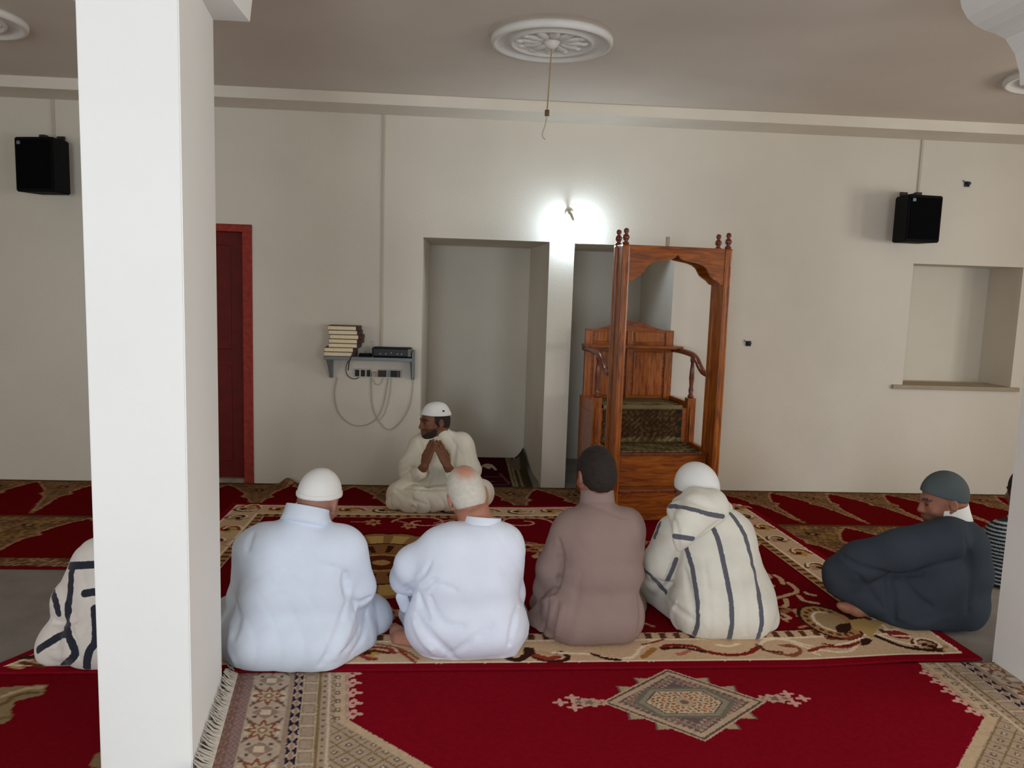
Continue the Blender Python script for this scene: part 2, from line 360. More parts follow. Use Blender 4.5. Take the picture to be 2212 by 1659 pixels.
# ------------------------------------------------------------------ shelf with books and amplifier
sh = empty('wall_shelf', (-.665, D, 1.0), 'grey metal wall shelf on two brackets carrying books', 'shelf')
box('board', -.325, .325, -.20, 0, -.012, .012, M_METAL, sh, bev=.003)
for s, n in ((-1, 0), (1, 1)):
    b = bmesh.new(); prism(b, [(-.19, -.012), (0, -.012), (0, -.16), (-.03, -.165), (-.06, -.12), (-.12, -.06)], s*.305-.004-(0 if s < 0 else .0), s*.305+.022, 'yz'); bm_obj('bracket', b, M_METAL, sh)
box('end_plate', .318, .328, -.2, 0, -.14, .06, M_METAL, sh, bev=.002)
words = ['bottom', 'second', 'third', 'fourth', 'fifth', 'sixth', 'top']
offs = [-.02, -.018, .012, .016, .022, .01, .008]; z = 1.0125
for i in range(7):
    th = .0315; w = .215; d = .15
    r = empty('book', (-.665-.195+offs[i], D-.105, z), ('cream paged book at the bottom of the shelf stack' if i == 0 else 'cream paged book topping the shelf stack' if i == 6 else 'cream paged book, %s from the bottom of the shelf stack' % words[i]), 'book', 'books stacked on the wall shelf', math.radians(random.uniform(-2, 2)+(3 if i in (1, 5) else 0)))
    box('page_block', -w/2, w/2-.012, -d/2+.004, d/2-.004, .0025, th-.0025, M_PAGES, r)
    b = bmesh.new(); bbox(b, -w/2-.003, w/2, -d/2, d/2, 0, .0025); bbox(b, -w/2-.003, w/2, -d/2, d/2, th-.0025, th); bbox(b, w/2-.012, w/2+(.018 if i in (5, 4, 3) else .008), -d/2, d/2, .0005, th-.0005, .003)
    bm_obj('cover', b, M_COVER, r); z += th+.0004
am = empty('amplifier', (-.50, D-.105, 1.0125), 'flat black amplifier on the grey shelf beside the books', 'amplifier')
box('case', -.14, .14, -.075, .08, .006, .068, M_BLACK, am, bev=.005)
box('front_panel', -.132, .118, -.08, -.07, .01, .064, mat('amp_panel', (.012, .012, .014), .4), am, bev=.003)
box('end_cheek', .118, .146, -.079, .075, .008, .066, mat('amp_cheek', srgb(120, 116, 108), .5), am, bev=.006)
for i, kx in enumerate((-.08, -.04, .0, .045, .075)):
    lathe('knob', [(0, 0), (.007, 0), (.006, .008), (0, .009)], mat('amp_knob', srgb(140, 140, 138), .4), am, c=(kx, -.08, .028 if i != 2 else .034), axis='Y', seg=12)
for fx in (-.12, .12):
    for fy in (-.06, .06): lathe('foot', [(0, 0), (.008, 0), (.008, .007), (0, .007)], M_BLACK, am, c=(fx, fy, 0), seg=8)
ad = empty('power_adapter', (-.695, D-.13, 1.0125), 'small dark power adapter with a looped lead between books and amplifier', 'adapter')
box('adapter_body', -.045, .045, -.03, .03, 0, .022, M_BLACK, ad, bev=.004)
tube('lead', [(-.02, 0, .02), (0, -.01, .05), (.035, 0, .06), (.05, .01, .1), (.045, .01, .115), (.035, .01, .1), (.04, .0, .06), (.07, .0, .03)], .0028, M_CABLE, ad)
# socket strips below the shelf
def strip(x0, x1, z, label, cells):
    r = empty('socket_strip', ((x0+x1)/2, D, z), label, 'socket strip')
    w = x1-x0; box('housing', -w/2, w/2, -.02, 0, -.032, .032, mat('strip_white', srgb(205, 200, 188), .6), r, bev=.003)
    for a, bb, c in cells:
        box('module', -w/2+a*w, -w/2+bb*w, -.026, -.015, -.025, .025, mat('strip_dark%d' % c, [(0.01, .01, .012), srgb(62, 40, 34), srgb(120, 140, 144)][c], .5), r, bev=.002)
strip(-.79, -.665, .875, 'white wall plate with three dark modules under the shelf, left one', [(.05, .3, 0), (.4, .65, 0), (.75, .97, 0)])
strip(-.615, -.44, .875, 'white wall plate with brown and black modules under the shelf', [(.02, .38, 1), (.42, .52, 2), (.55, .86, 0), (.88, .97, 1)])
plug = empty('wall_plug', (-.642, D, .868), 'pale plug in the wall between the two socket plates', 'plug')
box('plug_body', -.014, .014, -.035, 0, -.018, .018, mat('plug_beige', srgb(190, 160, 140), .6), plug, bev=.005)
def wp(px, py, off=.012):
    p = ony(px, py, D-off); return p
def cable(name, pxs, r, m, label, off=.01):
    o = tube(name, [wp(a, b, off) for a, b in pxs], r, m, n=8); tag(o, label, 'cable', 'cables hanging under the shelf')
cable('cable', [(728, 815), (722, 850), (730, 890), (755, 915), (785, 919), (812, 905), (828, 872), (838, 818)], .0035, M_CABLE, 'pale cable hanging in the wide left loop under the shelf')
cable('cable', [(801, 806), (802, 850), (805, 880), (815, 905), (832, 925), (848, 926), (870, 905), (885, 875), (891, 840), (895, 780)], .0035, M_CABLE, 'pale cable sweeping in a loop toward the right end of the shelf')
cable('cable', [(766, 766), (750, 785), (748, 805), (757, 816), (770, 818), (782, 808)], .003, M_DCABLE, 'thin dark cable curling below the left part of the shelf')
cable('cable', [(762, 764), (755, 780), (752, 800)], .005, M_DCABLE, 'short black lead dangling over the shelf edge', .2)
cable('cable', [(804, 818), (812, 830), (822, 828), (830, 808)], .0025, M_CABLE, 'small pale cable loop just under the socket plates')
cable('cable', [(846, 806), (842, 850), (832, 890), (820, 907)], .0025, M_CABLE, 'faint pale cable running down from the right socket plate')

# ------------------------------------------------------------------ minbar (pulpit)
mb = empty('pulpit', (1.03, 5.06, .019), 'varnished wooden stepped pulpit with arched gateway in front of the right niche', 'pulpit', rz=math.radians(7))
GW = .76; PH = 1.835; pw = .052
def post(u0, v0, lab=None):
    o = box('post', u0, u0+pw, v0, v0+pw, 0, PH, M_WOOD, mb, bev=.013)
    bm = bmesh.new(); lathe_bm(bm, [(.02, 0), (.022, .01), (.012, .018), (.018, .032), (.024, .045), (.018, .058), (.01, .066), (.016, .078), (.018, .088), (.012, .1), (0, .104)], c=(u0+pw/2, v0+pw/2, PH), seg=16)
    bm_obj('finial', bm, M_WOODD, o, True)
    bm = bmesh.new()
    for k in (-1, 1):
        bbox(bm, u0+pw/2+k*.012-.004, u0+pw/2+k*.012+.004, v0-.003, v0+.002, .08, PH-.12, .0015)
    bm_obj('fluting', bm, M_WOOD, o)
for u0 in (0, GW-pw):
    for v0 in (0, .15): post(u0, v0)
    box('gate_side_panel', u0+.014, u0+pw-.014, pw, .15, .02, PH-.02, M_WOOD, mb)
def header(v0, v1):
    n = 14; x0, x1 = pw-.004, GW-pw+.004; top = PH-.005
    # ogee arch lower outline, left to centre
    L = [(0, 1.592), (.07, 1.597), (.15, 1.622), (.22, 1.635), (.30, 1.654), (.35, 1.68), (.39, 1.702), (.47, 1.72), (.59, 1.733), (.75, 1.742), (.88, 1.75), (.95, 1.76), (1, 1.782)]
    half = (x1-x0)/2
    Ls = [(x0+a*half, z) for a, z in L]; Rs = [(x1-a*half, z) for a, z in L][::-1][1:]
    low = Ls+Rs
    bm = bmesh.new(); ribbon(bm, low, [(p[0], top) for p in low], v0, v1)
    o = bm_obj('arch_header', bm, M_WOODX, mb)
    return o
header(.010, .034); header(.168, .190)
box('gate_top', 0.01, GW-.01, .012, .19, PH-.02, PH-.002, M_WOODX, mb, bev=.002)
def mbox(name, *a, m=M_WOODX, bev=.004, par=None): return box(name, *a, m, par or mb, bev)
# steps
mbox('step', .04, .72, .012, .2, 0, .212)
mbox('step', .045, .715, .11, .47, .212, .435)
mbox('tread_nosing', .04, .72, .095, .12, .425, .447, m=M_WOODD)
mbox('platform', .03, .715, .45, .86, .0, .70)
# riser line on the bottom step front
mbox('riser_trim', .055, .705, .004, .016, .19, .208, m=M_WOODD)
# side stringers with inset panels
for s, u0, u1 in ((-1, .0, .03), (1, .715, .745)):
    bm = bmesh.new(); prism(bm, [(.20, 0), (.86, 0), (.86, .74), (.45, .74), (.43, .70), (.42, .46), (.20, .46)], u0, u1, 'yz'); st = bm_obj('stringer', bm, M_WOOD, mb)
    uo = u0-.006 if s < 0 else u1-.004
    for (va, vb, za, zb) in ((.25, .40, .08, .4), (.48, .82, .08, .66)):
        mbox('inset_panel', uo, uo+.010, va, vb, za, zb, m=M_WOODX, bev=.003, par=None)
    # newel, baluster and rail
    uc = (u0+u1)/2
    nb = mbox('newel_block', uc-.032, uc+.032, .44, .504, .44, .775, m=M_WOOD, bev=.006)
    bm = bmesh.new(); lathe_bm(bm, [(.020, .775), (.022, .79), (.014, .80), (.018, .83), (.013, .86), (.019, .92), (.015, .99), (.011, 1.03), (.017, 1.045), (.017, 1.07)], c=(uc, .472, 0), seg=16); bm_obj('baluster', bm, M_WOODD, mb, True)
    rail = [(uc, .84, 1.10), (uc, .66, 1.10), (uc, .54, 1.095), (uc, .46, 1.085), (uc, .40, 1.06), (uc, .34, 1.015), (uc, .28, .985), (uc, .19, .975)]
    tube('handrail', rail, .022, M_WOODD, mb, seg=10)
mbox('arm_plank', -.005, .745, .68, .86, 1.112, 1.134, m=M_WOODX, bev=.006)
# seat back with curved crest
n = 20; pts = []
for i in range(n+1):
    u = .02+.70*i/n; t = abs(i/n-.5)*2; z = 1.245+.07*(0.5+0.5*math.cos(math.pi*min(1, t*1.15))) ; pts.append((u, z))
bm = bmesh.new()
ribbon(bm, [(p[0], .70) for p in pts], pts, .83, .86)
bm_obj('seat_back', bm, M_WOODX, mb)
for u0, u1 in ((.015, .065), (.345, .385), (.655, .705)): mbox('stile', u0, u1, .815, .832, .71, 1.235, m=M_WOOD, bev=.004)
for u0, u1 in ((.085, .325), (.405, .635)):
    mbox('back_panel', u0, u1, .82, .835, .74, 1.08, m=M_WOOD, bev=.007)
    mbox('crest_panel', u0, u1, .82, .835, 1.15, 1.23, m=M_WOOD, bev=.007)
mbox('stub', .30, .325, .02, .04, PH, PH+.06, m=mat('stub_beige', srgb(160, 148, 120), .8), bev=.006)

# ------------------------------------------------------------------ carpets: dense pile meshes whose pattern is a colour attribute
def seg_dist(X, Y, P):
    best = np.full(X.shape, 1e9)
    for (ax, ay), (bx, by) in zip(P[:-1], P[1:]):
        dx, dy = bx-ax, by-ay; L2 = dx*dx+dy*dy+1e-12
        t = np.clip(((X-ax)*dx+(Y-ay)*dy)/L2, 0, 1)
        best = np.minimum(best, (X-ax-t*dx)**2+(Y-ay-t*dy)**2)
    return np.sqrt(best)
class Paint:
    def __init__(s, X, Y, base, jit=.002):
        s.X, s.Y = X.ravel()+rng.uniform(-jit, jit, X.size), Y.ravel()+rng.uniform(-jit, jit, X.size)
        s.C = np.tile(np.array(srgb(*base)), (X.size, 1))
    def fill(s, mask, col, a=1.0):
        s.C[mask] = s.C[mask]*(1-a)+np.array(srgb(*col))*a
    def near(s, P, m):
        P = np.asarray(P); lo = P.min(0)-m; hi = P.max(0)+m
        return np.nonzero((s.X > lo[0]) & (s.X < hi[0]) & (s.Y > lo[1]) & (s.Y < hi[1]))[0]
    def stroke(s, pts, w, col, smooth=True, taper=False):
        P = catmull(pts, 6) if smooth else np.array(pts, float)
        P = P[:, :2]; i = s.near(P, w)
        if len(i): s.fill(i[seg_dist(s.X[i], s.Y[i], P) < w], col)
    def pxstroke(s, pts, w, col): s.stroke([onz(a, b)[:2] for a, b in pts], w, col)
    def poly(s, pts, col):
        P = np.asarray(pts, float)[:, :2]; i = s.near(P, 0)
        if not len(i): return
        x, y = s.X[i], s.Y[i]; ins = np.zeros(len(i), bool); n = len(P)
        for k in range(n):
            (x0, y0), (x1, y1) = P[k], P[(k+1) % n]
            c = ((y0 > y) != (y1 > y)) & (x < (x1-x0)*(y-y0)/(y1-y0+1e-12)+x0); ins ^= c
        s.fill(i[ins], col)
    def pxpoly(s, pts, col): s.poly([onz(a, b)[:2] for a, b in pts], col)
    def blob(s, c, rx, ry, col, ang=0, inner=0, scal=0, n=8):
        i = s.near([c], max(rx, ry)*1.3); dx, dy = s.X[i]-c[0], s.Y[i]-c[1]; ca, sa = math.cos(ang), math.sin(ang)
        u, v = (dx*ca+dy*sa)/rx, (-dx*sa+dy*ca)/ry; r = np.hypot(u, v)
        lim = 1+scal*np.cos(n*np.arctan2(v, u)); s.fill(i[(r < lim) & (r >= inner)], col)
def grid_carpet(name, corner, nu, nv, zf, paint, mat_, parent=None, th=.008):
    """corner(s,t)->x,y ; zf(x,y)->z top ; paint(X,Y,S,T)->colours ; makes pile grid with a skirt down to the floor"""
    S, Tt = np.meshgrid(np.linspace(0, 1, nu), np.linspace(0, 1, nv), indexing='ij')
    X, Y = corner(S, Tt); Z = zf(X, Y)
    C = paint(X, Y, S, Tt)
    V = np.stack([X, Y, Z], -1).reshape(-1, 3); idx = np.arange(nu*nv).reshape(nu, nv)
    Q = np.stack([idx[:-1, :-1], idx[1:, :-1], idx[1:, 1:], idx[:-1, 1:]], -1).reshape(-1, 4)
    rim = np.concatenate([idx[:, 0], idx[-1, 1:], idx[-2::-1, -1], idx[0, -2:0:-1]])
    low = V[rim].copy(); low[:, 2] -= th; n0 = len(V); k = len(rim); ar = np.arange(k)
    Sk = np.stack([rim, n0+ar, n0+(ar+1) % k, rim[(ar+1) % k]], -1)
    V = np.vstack([V, low]); Q = np.vstack([Q, Sk]); C = np.vstack([C, C[rim]*.4])  # skirt takes darkened rim colours: shade painted on to tone down the lit edge
    return raw_mesh(name, V, Q, mat_, parent, color=C, smooth=True)
def raw_mesh(name, V, Q, m, parent=None, color=None, smooth=True, floats=None, loc=None):
    me = bpy.data.meshes.new(name); n = len(Q); k = Q.shape[1]
    me.vertices.add(len(V)); me.vertices.foreach_set('co', np.asarray(V, np.float32).ravel())
    me.loops.add(n*k); me.loops.foreach_set('vertex_index', np.asarray(Q, np.int32).ravel())
    me.polygons.add(n); me.polygons.foreach_set('loop_start', np.arange(0, n*k, k, dtype=np.int32))
    me.update(calc_edges=True); me.validate()
    if color is not None:
        a = me.color_attributes.new('pile', 'FLOAT_COLOR', 'POINT')
        a.data.foreach_set('color', np.hstack([color, np.ones((len(color), 1))]).astype(np.float32).ravel())
    for nm, arr in (floats or {}).items():
        a = me.attributes.new(nm, 'FLOAT', 'POINT'); a.data.foreach_set('value', np.asarray(arr, np.float32))
    me.materials.append(m)
    me.polygons.foreach_set('use_smooth', np.full(n, smooth))
    o = bpy.data.objects.new(name, me); link(o, parent)
    if loc is not None: o.location = loc
    return o
M_PILE = mat('carpet_pile', (1, 1, 1), 1.0, 60, .10, .25, 260, spec=.0, attr='pile')
RED = (128, 16, 30); DRED = (96, 12, 20); TAN = (208, 176, 142); CREAM = (240, 218, 190); BRN = (96, 58, 40); DBRN = (62, 36, 28); GOLD = (186, 148, 84); RUST = (150, 62, 44); OLIVE = (128, 112, 84); PINKC = (205, 150, 132)
rows_col = dict(red=(104, 14, 16), br=(128, 96, 66), br2=(98, 70, 48), lt=(168, 132, 100), gold=(164, 128, 66))

def flat(z): return lambda X, Y: np.full(X.shape, z)+0.0

# --- rows of prayer niches along the front wall
def paint_row(pitch, x_ref, y0, y1, apex_shift, gold):
    c = rows_col
    def f(X, Y, S, Tt):
        p = Paint(X, Y, c['red'], .006); x, y = p.X, p.Y
        h = y1-y0; t = (y-y0)/h                                  # 0 bottom .. 1 at the wall side
        u = ((x-x_ref+apex_shift*(t-1))/pitch) % 1.0-.5           # 0 = arch axis
        au = np.abs(u)
        # red arch half width as a function of t
        tt = np.array([0, .12, .42, .52, .58, .64, .74, .86, .93, 1.0]); ww = np.array([.47, .46, .40, .36, .25, .30, .22, .10, .0, .0])
        wdt = np.interp(t, tt, ww)
        out = au > wdt
        nz = np.sin(x*61+np.sin(y*47)*2)*np.sin(y*73+np.sin(x*39)*2)+.6*np.sin(x*141+y*97)*np.sin(y*160-x*50)
        p.fill(out, c['br']); p.fill(out & (nz > .45), c['br2']); p.fill(out & (nz < -.55), c['gold'] if gold else (146, 110, 80))
        edge = out & (au < wdt+.035) & (t > .1); p.fill(edge, c['lt'])
        # spandrel flowers
        p.fill((np.hypot((au-.5)*pitch, (t-.78)*h) < .035), DBRN); p.fill((np.hypot((au-.5)*pitch, (t-.78)*h) < .017), c['lt'])
        p.fill(t > .955, c['br2']); p.fill(t < .035, c['red']); 
        if gold:
            lowb = (t < .16) & (t > .03); p.fill(lowb, c['br']); p.fill(lowb & (nz > .2), c['br2']); p.fill(lowb & (nz < -.4), c['lt'])
        return p.C
    return f
cv = empty('prayer_runner', (0, 5.5, 0), 'long red and brown prayer runner with arch motifs against the front wall', 'carpet')
o = grid_carpet('pile', lambda s, t: (XL+.6+s*(5.9-XL-.9), 5.09+t*.895), 960, 92, lambda X, Y: .008+.055*np.exp(-((X+1.28)/.055)**2)*np.exp(-((Y-5.95)/.035)**2), paint_row(.466, 2.24, 5.09, 5.985, .16, False), M_PILE); o.location = (0, -5.5, 0); o.parent = cv
cv = empty('prayer_runner', (0, 4.6, 0), 'red and brown prayer runner with golden arch motifs, second row from the front wall', 'carpet')
o = grid_carpet('pile', lambda s, t: (XL+.6+s*(5.9-XL-.9), 4.14+t*.945), 960, 96, flat(.0085), paint_row(.62, 2.32, 4.14, 5.085, .10, True), M_PILE); o.location = (0, -4.6, 0); o.parent = cv

# --- large middle carpet
def mid_map(s, t):
    xl = -1.84+.30*np.clip(t/.25, 0, 1)**.8; xr = 2.30-.16*np.clip(t, 0, 1)
    x = xl+(xr-xl)*s
    yf = np.interp(x, [-2, .25, 1.5, 1.8, 2.3], [2.985, 3.02, 3.045, 3.075, 3.11]); yb = np.interp(x, [-2, .5, 2.3], [5.40, 5.43, 5.62])
    return x, yf+(yb-yf)*t
def paint_mid(X, Y, S, Tt):
    p = Paint(X, Y, RED, .0025); x, y = p.X, p.Y
    s, t = S.ravel(), Tt.ravel()
    dl, dr, df, db = s*4.05, (1-s)*4.05, t*2.4, (1-t)*2.4
    d = np.minimum(np.minimum(dl, dr), np.minimum(df, db)); d = d+rng.uniform(-.002, .002, d.size)
    along = np.where(np.minimum(df, db) < np.minimum(dl, dr), x, y)
    # field: deeper red with scrolls
    p.fill(d > .34, (112, 14, 22))
    p.fill((d > .055) & (d <= .34), TAN)
    p.fill((d > .05) & (d < .062), CREAM)
    p.fill((d > .245) & (d < .258), CREAM)
    fr = df < .34
    p.fill((d > .262) & (d < .315) & ~fr, (170, 128, 84)); p.fill((d > .262) & (d < .315) & (np.sin(along*95) > .2), BRN)
    p.fill((d > .32) & (d < .34), DRED)
    # generic scrolls in the borders
    for side in ('L', 'R', 'B', 'F'):
        n = 10 if side in 'LR' else 16
        for i in range(n):
            q = (i+.5)/n
            if side == 'L': c = mid_map(np.array(.15/4.05), np.array(q)); ax = (0, 1)
            elif side == 'R': c = mid_map(np.array(1-.15/4.05), np.array(q)); ax = (0, 1)
            elif side == 'B': c = mid_map(np.array(q), np.array(1-.15/2.4)); ax = (1, 0)
            else:
                c = mid_map(np.array(q), np.array(.15/2.4)); ax = (1, 0)
                if float(c[0]) > -.25: continue
            cx, cy = float(c[0]), float(c[1]); k = 1 if i % 2 else -1
            th = np.linspace(0, 4.2, 9); rr = .075*(1-th/5.5)
            if ax == (0, 1): sp = [(cx+k*r_*math.cos(a), cy+r_*1.3*math.sin(a)) for a, r_ in zip(th, rr)]
            else: sp = [(cx+r_*1.5*math.cos(a), cy+k*r_*math.sin(a)) for a, r_ in zip(th, rr)]
            p.blob((cx, cy), .06, .05, GOLD if i % 2 else (176, 138, 100), scal=.25, n=5)
            p.stroke(sp, .014, [BRN, RUST][i % 2]); p.stroke([(a+.012, b+.012) for a, b in sp], .007, CREAM)
            p.blob((cx, cy), .02, .02, DBRN)
    # central medallion of the field
    mc = onz(823, 1222)[:2]
    dx, dy = x-mc[0], (y-mc[1]); r = np.hypot(dx/1.0, dy/1.05); a = np.arctan2(dy, dx)
    ins = d > .34
    pet = np.abs(np.cos(a*9))
    m = ins & (r < .50+.02*pet); p.fill(m, DRED)
    m = ins & (r < .47+.02*pet); p.fill(m, (150, 112, 70))
    m = ins & (r < .45) & (r > .30) & (pet > .55); p.fill(m, (196, 160, 98))
    m = ins & (r < .315); p.fill(m, DBRN); m = ins & (r < .30); p.fill(m, (140, 96, 56))
    m = ins & (r < .27) & (r > .16) & (np.sin(a*14) > .5); p.fill(m, DBRN)
    m = ins & (np.hypot(dx, dy*1.2) < .165); p.fill(m, (186, 140, 88)); m = ins & (np.hypot(dx, dy*1.2) < .14); p.fill(m, (92, 48, 30))
    m = ins & (np.hypot(dx, dy*1.2) < .05); p.fill(m, (186, 140, 88))
    for k in range(18):                                         # flower heads round the medallion
        th = 2*math.pi*k/18; R_ = .66+(.06 if k % 2 else 0); c = (mc[0]+R_*math.cos(th), mc[1]+R_*1.05*math.sin(th))
        p.blob(c, .06, .045, (182, 138, 96), th, scal=.25, n=6); p.blob(c, .022, .022, DRED)
        c2 = (mc[0]+.78*math.cos(th+.17), mc[1]+.80*math.sin(th+.17)); p.stroke([c, ((c[0]+c2[0])/2+.03, (c[1]+c2[1])/2), c2], .008, (176, 122, 92))
    # field scrolls: spirals
    def spiral(px, py, R_, k=1, col=PINKC, w=.009):
        c = onz(px, py)[:2]; th = np.linspace(0, 7.5, 26); rr = R_*(1-th/9.5)
        p.stroke([(c[0]+k*q*1.15*math.cos(a_), c[1]+q*.8*math.sin(a_)) for a_, q in zip(th, rr)], w, col)
    for (px, py, R_, k) in ((912, 1134, .17, -1), (1130, 1134, .17, 1), (590, 1150, .15, 1), (690, 1142, .13, -1), (520, 1180, .14, 1), (1600, 1180, .15, -1), (1500, 1150, .15, 1)): spiral(px, py, R_, k)
    for c0 in range(60):
        cx, cy = rng.uniform(-1.1, 1.75), rng.uniform(3.42, 5.05)
        if math.hypot(cx-mc[0], cy-mc[1]) < .85: continue
        th = rng.uniform(0, 6.28); L_ = .09
        p.stroke([(cx-L_*math.cos(th), cy-L_*math.sin(th)), (cx+.03, cy+.03), (cx+L_*math.cos(th), cy+L_*math.sin(th))], .009, (176, 128, 96))
        p.blob((cx+L_*math.cos(th), cy+L_*math.sin(th)), .032, .022, (190, 152, 112), th); p.blob((cx, cy), .02, .03, (150, 110, 70), th)
    if 0: p.pxpoly([(1132, 1262), (1155, 1205), (1185, 1180), (1205, 1215), (1190, 1260), (1160, 1262)], (170, 124, 66))
    for k in range(0): p.blob(onz(1150+k*6, 1215+(k % 3)*14)[:2], .012, .02, BRN)
    # sprigs at right, seen beside the striped robe
    z2 = lambda a, b: (1640+a/4.254, 1240+b/4.254)
    for st in ([(20, 20), (70, 30), (100, 60)], [(140, 40), (190, 70), (220, 120)], [(265, 110), (310, 140), (345, 190), (290, 215), (160, 250)], [(240, 260), (250, 310), (230, 330)], [(360, 230), (400, 270), (470, 290), (535, 300)], [(420, 200), (450, 215), (505, 225)], [(90, 110), (125, 140)], [(215, 400), (275, 435), (230, 450)]):
        p.pxstroke([z2(a, b) for a, b in st], .013, (206, 168, 132))
    # scalloped corner at right with gold leaf
    cc = onz(*z2(640, 470))[:2]
    p.blob(cc, .135, .20, DBRN); p.blob(cc, .118, .18, (176, 134, 88))
    for k in range(13):
        th = .9+k*.36; p.blob((cc[0]+.095*math.cos(th), cc[1]+.145*math.sin(th)), .011, .016, BRN)
    p.blob(cc, .075, .115, CREAM); p.blob((cc[0]+.01, cc[1]), .068, .105, (176, 146, 108))
    # front border, traced
    z1 = lambda a, b: (1100+a/3.16, 1360+b/3.16)
    def S1(pts, w, col): p.pxstroke([z1(a, b) for a, b in pts], w, col)
    def S2(pts, w, col): p.pxstroke([z2(a, b) for a, b in pts], w, col)
    S1([(0, 225), (60, 235), (120, 200), (130, 160)], .018, DBRN)
    S1([(150, 160), (175, 215), (270, 242), (370, 238), (400, 212), (350, 182), (300, 192)], .012, DBRN)
    S1([(185, 205), (260, 225), (330, 215)], .016, RUST); S1([(200, 180), (290, 195)], .014, (200, 160, 120))
    S1([(300, 183), (420, 190), (560, 195), (700, 225), (840, 215), (900, 150), (980, 108), (1060, 90)], .009, CREAM)
    S1([(565, 193), (650, 222), (755, 236)], .010, DBRN)
    S1([(915, 215), (945, 190), (985, 158)], .014, (168, 116, 60))
    S1([(905, 128), (960, 118), (1050, 95)], .007, RUST)
    S1([(1040, 152), (1100, 133), (1250, 140), (1330, 172), (1480, 200), (1620, 190), (1690, 150)], .013, (130, 42, 34))
    S1([(1045, 160), (1180, 150), (1330, 180)], .010, DBRN)
    S1([(1150, 195), (1190, 188), (1222, 172)], .012, (186, 112, 92)); S1([(1420, 130), (1490, 140), (1560, 125)], .009, CREAM)
    S1([(1690, 130), (1760, 172), (1900, 200), (1985, 180), (1965, 148), (1880, 140)], .009, (140, 74, 54))
    S1([(1720, 110), (1800, 90), (1900, 100), (2000, 140), (2080, 165)], .008, CREAM)
    S2([(0, 690), (60, 640), (130, 622), (280, 640), (400, 682), (490, 692)], .008, CREAM)
    S2([(190, 690), (300, 690), (380, 740), (330, 788), (230, 780), (200, 752)], .008, (150, 84, 62)); S2([(0, 690), (60, 740), (200, 752)], .008, BRN)
    S2([(550, 780), (500, 755), (560, 735), (700, 752), (830, 742), (890, 700)], .008, CREAM); S2([(460, 742), (600, 702), (800, 705), (905, 660)], .011, (140, 54, 42))
    S2([(580, 675), (700, 690), (850, 690)], .006, DRED); S2([(700, 690), (840, 660), (940, 620)], .008, CREAM)
    S2([(630, 628), (800, 630), (930, 590)], .012, (140, 60, 44)); S2([(610, 610), (760, 632)], .008, DBRN)
    S2([(1060, 600), (1280, 690), (1450, 725), (1660, 740)], .014, DBRN); S2([(1080, 590), (1300, 660), (1500, 700)], .007, CREAM)
    p.pxpoly([z2(a, b) for a, b in [(830, 460), (960, 430), (1000, 465), (1080, 450), (1165, 470), (1080, 530), (1050, 600), (1030, 622), (930, 560), (850, 530)]], (190, 156, 98))
    p.pxpoly([z2(a, b) for a, b in [(690, 520), (740, 490), (830, 485), (855, 530), (800, 580), (720, 570)]], DBRN)
    p.pxpoly([z2(a, b) for a, b in [(805, 400), (900, 385), (1030, 400), (960, 440), (830, 455)]], DBRN)
    p.pxpoly([z2(a, b) for a, b in [(925, 640), (980, 620), (1045, 640), (1000, 690), (935, 690)]], DBRN)
    p.pxpoly([z2(a, b) for a, b in [(1140, 545), (1200, 530), (1400, 600), (1370, 635), (1260, 625), (1180, 590)]], (140, 48, 40)); S2([(1150, 545), (1270, 545)], .009, CREAM); S2([(1230, 600), (1385, 605)], .008, CREAM)
    p.pxpoly([z2(a, b) for a, b in [(1480, 670), (1530, 665), (1540, 695), (1490, 700)]], DBRN)
    # left part of the front border, beside the column
    zl = lambda a, b: (a/2.518, 1000+b/2.518)
    for st, w, c in (([(110, 1080), (160, 1080), (215, 1060)], .012, DBRN), ([(120, 1110), (180, 1120), (230, 1130)], .012, BRN), ([(160, 1040), (220, 1020)], .012, DBRN), ([(60, 1130), (120, 1140)], .010, (190, 150, 100))):
        p.pxstroke([zl(a, b) for a, b in st], w, c)
    zc = lambda a, b: (740+a/4.424, 1080+b/4.424)
    for st, w, c in (([(330, 1420), (480, 1440), (620, 1490), (720, 1560)], .008, (150, 100, 60)), ([(220, 1490), (320, 1480), (430, 1500)], .011, (110, 40, 30)), ([(190, 1530), (260, 1560), (310, 1560)], .012, (150, 60, 54)), ([(540, 1470), (600, 1520), (690, 1590)], .009, RUST)):
        p.pxstroke([zc(a, b) for a, b in st], w, c)
    return p.C
mc_root = empty('arabesque_carpet', (.25, 4.2, 0), 'large red carpet with tan arabesque borders in the middle, under the seated men', 'carpet')
def mid_z(X, Y): return .018+.004*np.exp(-((X-1.95)/.12)**2)*np.exp(-((Y-3.1)/.08)**2)
o = grid_carpet('pile', mid_map, 640, 400, mid_z, paint_mid, M_PILE, th=.009); o.location = (-.25, -4.2, 0); o.parent = mc_root

